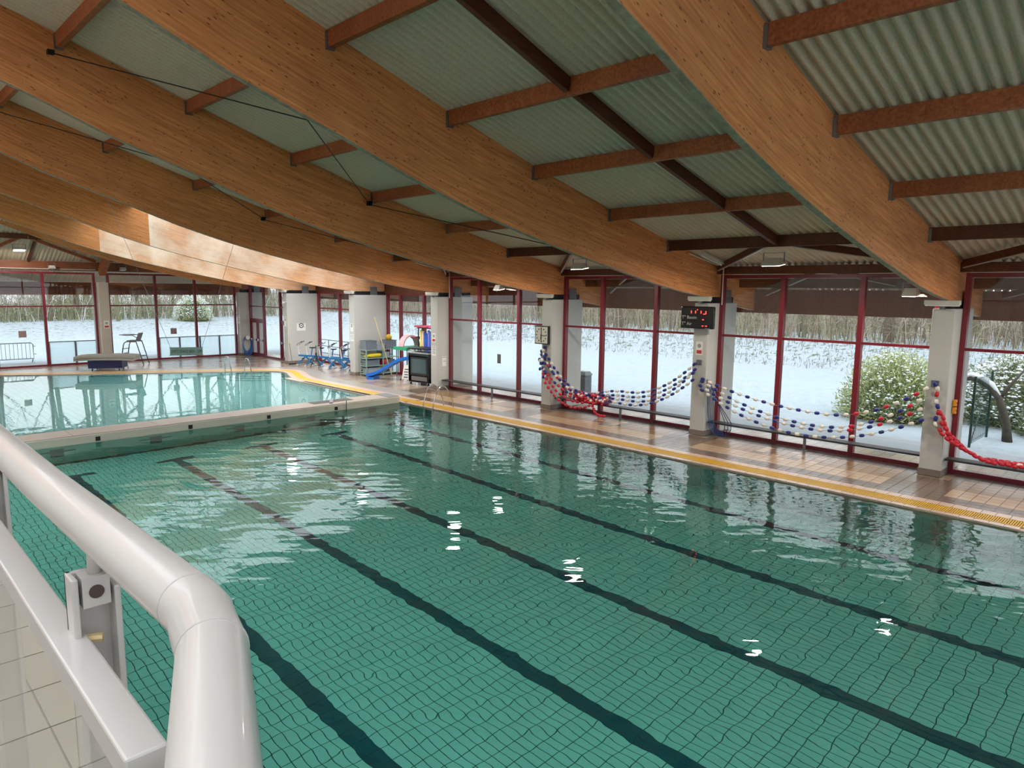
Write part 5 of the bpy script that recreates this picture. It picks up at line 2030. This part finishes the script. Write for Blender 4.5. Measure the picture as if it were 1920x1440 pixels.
# ------------------------------------------------------------------ outdoors
# glass windbreaks beyond the far windows
for k, (xa, xb, posts) in enumerate(((8.35, 10.9, (8.4, 9.65, 10.85)), (13.95, 18.75, (14.0, 15.15, 16.35, 17.55, 18.7)))):
    wbk = empty('windbreak', ((xa + xb) / 2, 44.2, 0))
    tag(wbk, ('short', 'long')[k] + ' frosted glass windbreak outside the far windows', 'windbreak', 'frosted windbreaks')
    wbk.location = (0, 44.2, 0)
    for p in posts:
        MB().box(p - 0.045, p + 0.045, -0.04, 0.04, -0.06, 1.2).build('post', galv_m, wbk)
    for p, q in zip(posts, posts[1:]):
        MB().box(p + 0.045, q - 0.045, -0.006, 0.006, 0.02, 1.18).build('pane', frost_m, wbk)
    MB().box(xa, xb, -0.04, 0.04, 1.2, 1.25).build('top_rail', galv_m, wbk)
# crowd barrier
cbr = empty('crowd_barrier', (7.0, 47.2, 0))
tag(cbr, 'grey steel crowd barrier standing in the snow outside', 'barrier')
zg = ground_z(7.0, 47.2)
MB().tube([(-1.2, 0, zg + 0.25), (-1.2, 0, zg + 1.05), (-1.12, 0, zg + 1.15), (1.1, 0, zg + 1.15), (1.2, 0, zg + 1.05), (1.2, 0, zg + 0.25), (-1.2, 0, zg + 0.25)], 0.028, 8).build('frame', galv_m, cbr)
for k in range(12):
    x_ = -1.05 + 0.19 * k
    MB().tube([(x_, 0, zg + 0.25), (x_, 0, zg + 1.15)], 0.012, 6).build('bar', galv_m, cbr)
for x_ in (-0.9, 1.15):
    MB().tube([(x_, -0.3, zg), (x_, 0, zg + 0.26), (x_, 0.3, zg)], 0.022, 6).build('foot', galv_m, cbr)
MB().tube([(1.2, 0, zg + 0.95), (1.32, 0, zg + 0.95)], 0.02, 6).tube([(1.2, 0, zg + 0.5), (1.32, 0, zg + 0.5)], 0.02, 6).build('hook', galv_m, cbr)
# hand rails beyond the exit doors
hr = empty('outdoor_handrail', (22.5, 39.0, -0.05))
tag(hr, 'grey steel handrail on the terrace beyond the exit doors', 'handrail')
for y_ in (-6.5, -4.2, -1.9, 0.4, 2.7):
    MB().tube([(0, y_, 0), (0, y_, 1.05)], 0.025, 8).build('post', galv_m, hr)
for z_ in (0.2, 0.65, 1.05):
    MB().tube([(0, -6.5, z_), (0, 2.7, z_)], 0.025, 8).build('rail', galv_m, hr)
# waste bin outside
wbn = empty('waste_bin', (22.25, 18.3, -0.05))
tag(wbn, 'dark grey waste bin standing outside beside the clock column', 'bin')
bevel(MB().box(-0.22, 0.22, -0.25, 0.25, 0, 0.85).build('body', mat('bin_grey', (92, 98, 100), 0.5), wbn), 0.03)
MB().hexa([(-0.25, -0.28, 0.85), (0.25, -0.28, 0.85), (0.25, 0.28, 0.85), (-0.25, 0.28, 0.85), (-0.16, -0.2, 1.0), (0.16, -0.2, 1.0), (0.16, 0.2, 1.0), (-0.16, 0.2, 1.0)]).build('lid', MATS['bin_grey'], wbn)
# green mesh fence
fen = empty('mesh_fence', (24.4, 4.7, 0))
tag(fen, 'dark green wire mesh fence running away beside the fallen trunk', 'fence')
fg = mat('dark_green_metal', (24, 58, 50), 0.5)
for x_ in (-1.1, 1.0):
    MB().box(x_ - 0.03, x_ + 0.03, -0.03, 0.03, -0.15, 1.95).build('post', fg, fen)
for k in range(20):
    x_ = -1.05 + 0.105 * k
    MB().box(x_ - 0.004, x_ + 0.004, -0.004, 0.004, -0.05, 1.9).build('wire', fg, fen)
for z_ in (0.05, 0.5, 0.95, 1.4, 1.85):
    MB().box(-1.1, 1.0, -0.007, -0.001, z_ - 0.006, z_ + 0.006).build('cross_wire', fg, fen)
MB().bar((-1.1, -0.02, 0.0), (-0.2, -0.02, 0.9), 0.03, 0.03).build('stay', fg, fen)

# fallen snowy trunk
bark = mat('dark_bark', (74, 66, 56), 0.9, vary=0.2, scale=8, bump=0.02, bscale=25)
snow_pure = mat('fresh_snow', (222, 228, 232), 0.8, vary=0.03)
ft = empty('leaning_trunk', (25.1, 4.1, -0.1))
tag(ft, 'crooked dark trunk with snow on top bending over by the fence', 'tree trunk')
tpts = [(0, 0, -0.1), (0.02, 0.06, 0.45), (-0.05, 0.18, 0.9), (0.03, 0.32, 1.25), (0.08, 0.55, 1.55), (0.05, 0.85, 1.75), (0, 1.1, 1.82), (0.02, 1.35, 1.7)]
MB().tube(tpts, [0.15, 0.11, 0.12, 0.10, 0.11, 0.09, 0.08, 0.04], 8).build('trunk', bark, ft, True)
MB().tube([(p[0], p[1], p[2] + 0.10) for p in tpts[3:]], [0.05, 0.10, 0.09, 0.08, 0.04], 8).build('snow_cap', snow_pure, ft, True)
MB().tube([(0.03, 0.32, 1.25), (0.3, 0.1, 1.7), (0.5, -0.2, 2.2)], [0.07, 0.05, 0.02], 6).build('branch', bark, ft, True)

# trees: bare deciduous, built from tapering limbs
def tree_mesh(seed, H, r0, n_main, spread):
    rnd = random.Random(seed)
    m = MB()

    def limb(p, d, L, r, lvl):
        n = 5 if lvl == 0 else (4 if lvl == 1 else 3)
        pts, rs = [p], [r]
        q, dd = Vector(p), Vector(d)
        for i in range(n):
            dd = (dd + Vector((rnd.uniform(-1, 1), rnd.uniform(-1, 1), rnd.uniform(-0.3, 0.6))) * (0.10 if lvl == 0 else 0.22)).normalized()
            q = q + dd * (L / n)
            pts.append(q.copy())
            rs.append(r * (1 - 0.8 * (i + 1) / n) if lvl else r * (1 - 0.62 * (i + 1) / n))
        m.tube(pts, rs, 6 if lvl == 0 else (4 if lvl == 1 else 3), caps=False)
        if lvl >= 3:
            return
        kids = n_main if lvl == 0 else (6 if lvl == 1 else 4)
        for k in range(kids):
            u = rnd.uniform(0.28 if lvl == 0 else 0.2, 1.0)
            f_ = u * n
            i = min(int(f_), n - 1)
            base = pts[i].lerp(pts[i + 1], f_ - i)
            a = rnd.uniform(0, 2 * PI)
            out = Vector((math.cos(a), math.sin(a), rnd.uniform(0.2, 0.9)))
            nd = (dd * 0.45 + out * spread).normalized()
            limb(base, nd, L * rnd.uniform(0.32, 0.55), max(rs[i] * rnd.uniform(0.35, 0.55), 0.008), lvl + 1)

    limb(Vector((0, 0, -0.3)), Vector((rnd.uniform(-.05, .05), rnd.uniform(-.05, .05), 1)), H, r0, 0)
    return m.mesh('tree_limbs')


bark2 = mat('grey_brown_bark', (104, 92, 76), 0.9, vary=0.2, scale=5)
bark3 = mat('olive_bark', (116, 112, 82), 0.9, vary=0.2, scale=5)
protos = []
for k in range(5):
    me = tree_mesh(20 + k, (13, 15, 12, 16, 11)[k], (0.24, 0.30, 0.20, 0.34, 0.17)[k], (9, 10, 8, 11, 8)[k], (0.8, 0.75, 0.9, 0.7, 0.95)[k])
    me.materials.append(bark2 if k % 2 else bark3)
    protos.append(me)
ivy_m = mat('ivy_green', (78, 132, 56), 0.6, vary=0.25, scale=3)
ivm = MB()
rnd = random.Random(5)
for k in range(1400):
    a, z_ = rnd.uniform(0, 2 * PI), rnd.uniform(0.0, 7.5)
    rr = rnd.uniform(0.25, 0.62) * (1 - 0.05 * z_)
    c = Vector((rr * math.cos(a), rr * math.sin(a), z_))
    u_ = Vector((rnd.uniform(-1, 1), rnd.uniform(-1, 1), rnd.uniform(-1, 1))).normalized() * rnd.uniform(0.06, 0.13)
    w_ = Vector((rnd.uniform(-1, 1), rnd.uniform(-1, 1), rnd.uniform(-1, 1))).normalized() * rnd.uniform(0.05, 0.1)
    ivm.quad(c - u_, c + w_ * .8, c + u_, c - w_ * .8)
ivme = ivm.mesh('ivy_leaves')
ivme.materials.append(ivy_m)
tree_spots = []
rnd = random.Random(11)
# right hand wood
for k in range(26):
    tree_spots.append((44.5 + rnd.uniform(0, 22), -4 + 2.9 * k + rnd.uniform(-1.2, 1.2), k))
# beyond the far windows
for k in range(22):
    tree_spots.append((-4 + 2.8 * k + rnd.uniform(-1.2, 1.2), 79 + rnd.uniform(0, 16), k + 2))
# big trees at the front of the far wood, mirrored in the far pool
for k in range(10):
    tree_spots.append((4.0 + 3.4 * k + rnd.uniform(-1, 1), 76 + rnd.uniform(-1, 5), (1, 3, 0)[k % 3]))
ivy_trees = {3, 7, 8, 11, 14}
for k, (x_, y_, pk) in enumerate(tree_spots):
    if k >= 48 and False:
        continue
    t_ = empty('bare_tree', (x_, y_, ground_z(x_, y_)), rnd.uniform(0, 6.28))
    sc = rnd.uniform(0.85, 1.2) if k < 26 else (rnd.uniform(1.1, 1.5) if k < 48 else rnd.uniform(1.2, 1.5))
    t_.scale = (sc, sc, sc) if k < 48 else (sc * 0.6, sc * 0.6, sc)
    o = bpy.data.objects.new('limbs', protos[pk % 5])
    COL.objects.link(o)
    o.parent = t_
    if k in ivy_trees:
        o = bpy.data.objects.new('ivy', ivme)
        COL.objects.link(o)
        o.parent = t_
        tag(t_, 'bare tree with bright green ivy on its trunk beyond the snowy bank', 'tree', 'ivy clad trees beyond the bank')
    elif k < 26:
        tag(t_, 'bare winter tree without ivy beyond the snowy bank', 'tree', 'bare trees beyond the bank')
    elif k >= 48:
        tag(t_, 'tall bare tree at the front edge of the far wood', 'tree', 'tall trees before the far wood')
    else:
        tag(t_, 'bare winter tree in the wood behind the far windows', 'tree', 'bare trees in the far wood')

# brushwood band under the trees: too fine to count
def brush(name, label, area, n, hmin, hmax, m_, seed, rr=(0.010, 0.028)):
    rnd = random.Random(seed)
    b = MB()
    x0, x1, y0, y1 = area
    for k in range(n):
        x_, y_ = rnd.uniform(x0, x1), rnd.uniform(y0, y1)
        z_ = ground_z(x_, y_) - 0.1
        h = rnd.uniform(hmin, hmax)
        r = rnd.uniform(*rr)
        lx, ly = rnd.uniform(-.35, .35) * h, rnd.uniform(-.35, .35) * h
        b.tube([(x_, y_, z_), (x_ + lx * .3, y_ + ly * .3, z_ + h * .5), (x_ + lx, y_ + ly, z_ + h)], [r, r * .7, r * .25], 3, caps=False)
        for j in range(4):
            u = rnd.uniform(.2, .9)
            p = Vector((x_ + lx * u * .7, y_ + ly * u * .7, z_ + h * u))
            e = p + Vector((rnd.uniform(-1, 1), rnd.uniform(-1, 1), rnd.uniform(-.1, .9))) * h * 0.28
            b.tube([p, e], [r * .55, r * .2], 3, caps=False)
    o = b.build(name, m_, recalc=False)
    tag(o, label, 'undergrowth', kind='stuff')
    return o


br_m = mat('brush_brown', (160, 147, 130), 0.9, vary=0.25, scale=0.6)
br_g = mat('brush_olive', (132, 124, 102), 0.9, vary=0.3, scale=0.5)
brush('undergrowth', 'tan brushwood under the trees beyond the bank', (43.5, 64, -10, 80), 5200, 1.0, 3.2, br_m, 1, (0.014, 0.036))
brush('undergrowth', 'dark brown saplings under the trees beyond the bank', (44.5, 62, -10, 80), 2400, 1.5, 4.5, mat('brush_dark', (112, 98, 80), 0.9, vary=0.3, scale=0.5), 4, (0.016, 0.05))
brush('undergrowth', 'green bramble under the trees beyond the bank', (43.5, 60, -10, 80), 1500, 0.5, 2.2, mat('brush_green', (126, 130, 96), 0.9, vary=0.3, scale=0.5), 5, (0.02, 0.05))
brush('undergrowth', 'olive brushwood behind the far windows', (-14, 80, 78, 96), 5200, 1.2, 4.2, br_g, 2, (0.018, 0.045))
brush('undergrowth', 'pale snowy twigs in the wood behind the far windows', (-14, 80, 77, 90), 1800, 0.8, 3.4, mat('snowy_twig', (206, 204, 196), 0.9, vary=0.2, scale=0.5), 6, (0.014, 0.035))
brush('undergrowth', 'green bramble at the foot of the far wood', (-14, 26, 77, 84), 1000, 0.6, 2.4, MATS['brush_green'], 7, (0.02, 0.05))
brush('undergrowth', 'low dark tufts along the foot of the bank', (38.5, 43.5, -8, 60), 2600, 0.15, 0.5, mat('tuft_dark', (112, 110, 96), 0.9, vary=0.2), 3, (0.01, 0.02))

# shrubs with snow near the building
def shrub(label, loc, rx, rz_, n, m_, snow_n, seed):
    rnd = random.Random(seed)
    s = empty('shrub', (loc[0], loc[1], ground_z(loc[0], loc[1])))
    tag(s, label, 'shrub', 'snowy shrubs by the fence')
    tw, lf, sn = MB(), MB(), MB()
    for k in range(n):
        a, e = rnd.uniform(0, 2 * PI), math.asin(rnd.uniform(0.0, 1.0))
        d = Vector((math.cos(a) * math.cos(e) * rx, math.sin(a) * math.cos(e) * rx, math.sin(e) * rz_))
        u = rnd.uniform(0.75, 1.06)
        p = d * u
        if k % 3 == 0:
            tw.tube([d * 0.25, d * 0.6 + Vector((rnd.uniform(-.1, .1),) * 3), p + Vector((0, 0, 0.05))], [0.014, 0.009, 0.003], 3, caps=False)
        for j in range(7):
            c = p + Vector((rnd.gauss(0, .12), rnd.gauss(0, .12), rnd.gauss(0, .12)))
            g1 = (d.normalized() + Vector((rnd.uniform(-1, 1), rnd.uniform(-1, 1), rnd.uniform(-.4, 1)))).normalized() * rnd.uniform(0.05, 0.11)
            g2 = Vector((rnd.uniform(-1, 1), rnd.uniform(-1, 1), rnd.uniform(-1, 1))).normalized() * 0.022
            lf.quad(c - g1, c + g2, c + g1, c - g2)
    for k in range(snow_n):
        a, e = rnd.uniform(0, 2 * PI), math.asin(rnd.uniform(0.15, 1.0))
        p = Vector((math.cos(a) * math.cos(e) * rx, math.sin(a) * math.cos(e) * rx, math.sin(e) * rz_)) * rnd.uniform(0.9, 1.07)
        r = rnd.uniform(0.025, 0.075)
        n0 = len(sn.v)
        sn.v += [(p.x - r, p.y, p.z), (p.x + r, p.y + r * .3, p.z), (p.x, p.y - r, p.z), (p.x, p.y + r, p.z), (p.x, p.y, p.z + r * .6), (p.x, p.y, p.z - r * .4)]
        sn.f += [tuple(n0 + i for i in f) for f in ((0, 2, 4), (2, 1, 4), (1, 3, 4), (3, 0, 4), (2, 0, 5), (1, 2, 5), (3, 1, 5), (0, 3, 5))]
    tag(tw.build('twigs', bark2, s, recalc=False), kind='stuff')
    tag(lf.build('leaves', m_, s, recalc=False), kind='stuff')
    tag(sn.build('snow', snow_pure, s, recalc=False), kind='stuff')
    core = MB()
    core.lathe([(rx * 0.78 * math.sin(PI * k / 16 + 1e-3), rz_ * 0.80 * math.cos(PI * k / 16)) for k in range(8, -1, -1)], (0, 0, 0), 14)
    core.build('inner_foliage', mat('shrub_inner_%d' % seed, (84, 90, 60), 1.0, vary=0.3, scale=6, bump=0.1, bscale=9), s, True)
    return s


leaf_g = mat('shrub_leaf', (170, 178, 122), 0.7, vary=0.3, scale=4)
leaf_d = mat('shrub_leaf_dark', (128, 134, 98), 0.7, vary=0.3, scale=4)
shrub('round green shrub dusted with snow left of the nearest column', (27.0, 7.9), 1.75, 2.25, 1500, leaf_g, 700, 31)
shrub('snow laden thicket behind the leaning trunk', (29.0, 4.3), 2.2, 2.3, 1500, leaf_d, 2600, 32)
shrub('low snowy shrub behind the green fence', (28.0, 2.2), 2.0, 1.9, 1200, leaf_d, 1600, 33)
shrub('dark shrub at the edge of the frame by the fence', (26.6, 3.1), 0.9, 1.5, 700, leaf_d, 250, 34)
shrub('snowy mound shaped shrub on the far lawn', (27.0, 74.5), 1.9, 2.6, 600, leaf_g, 1500, 35)
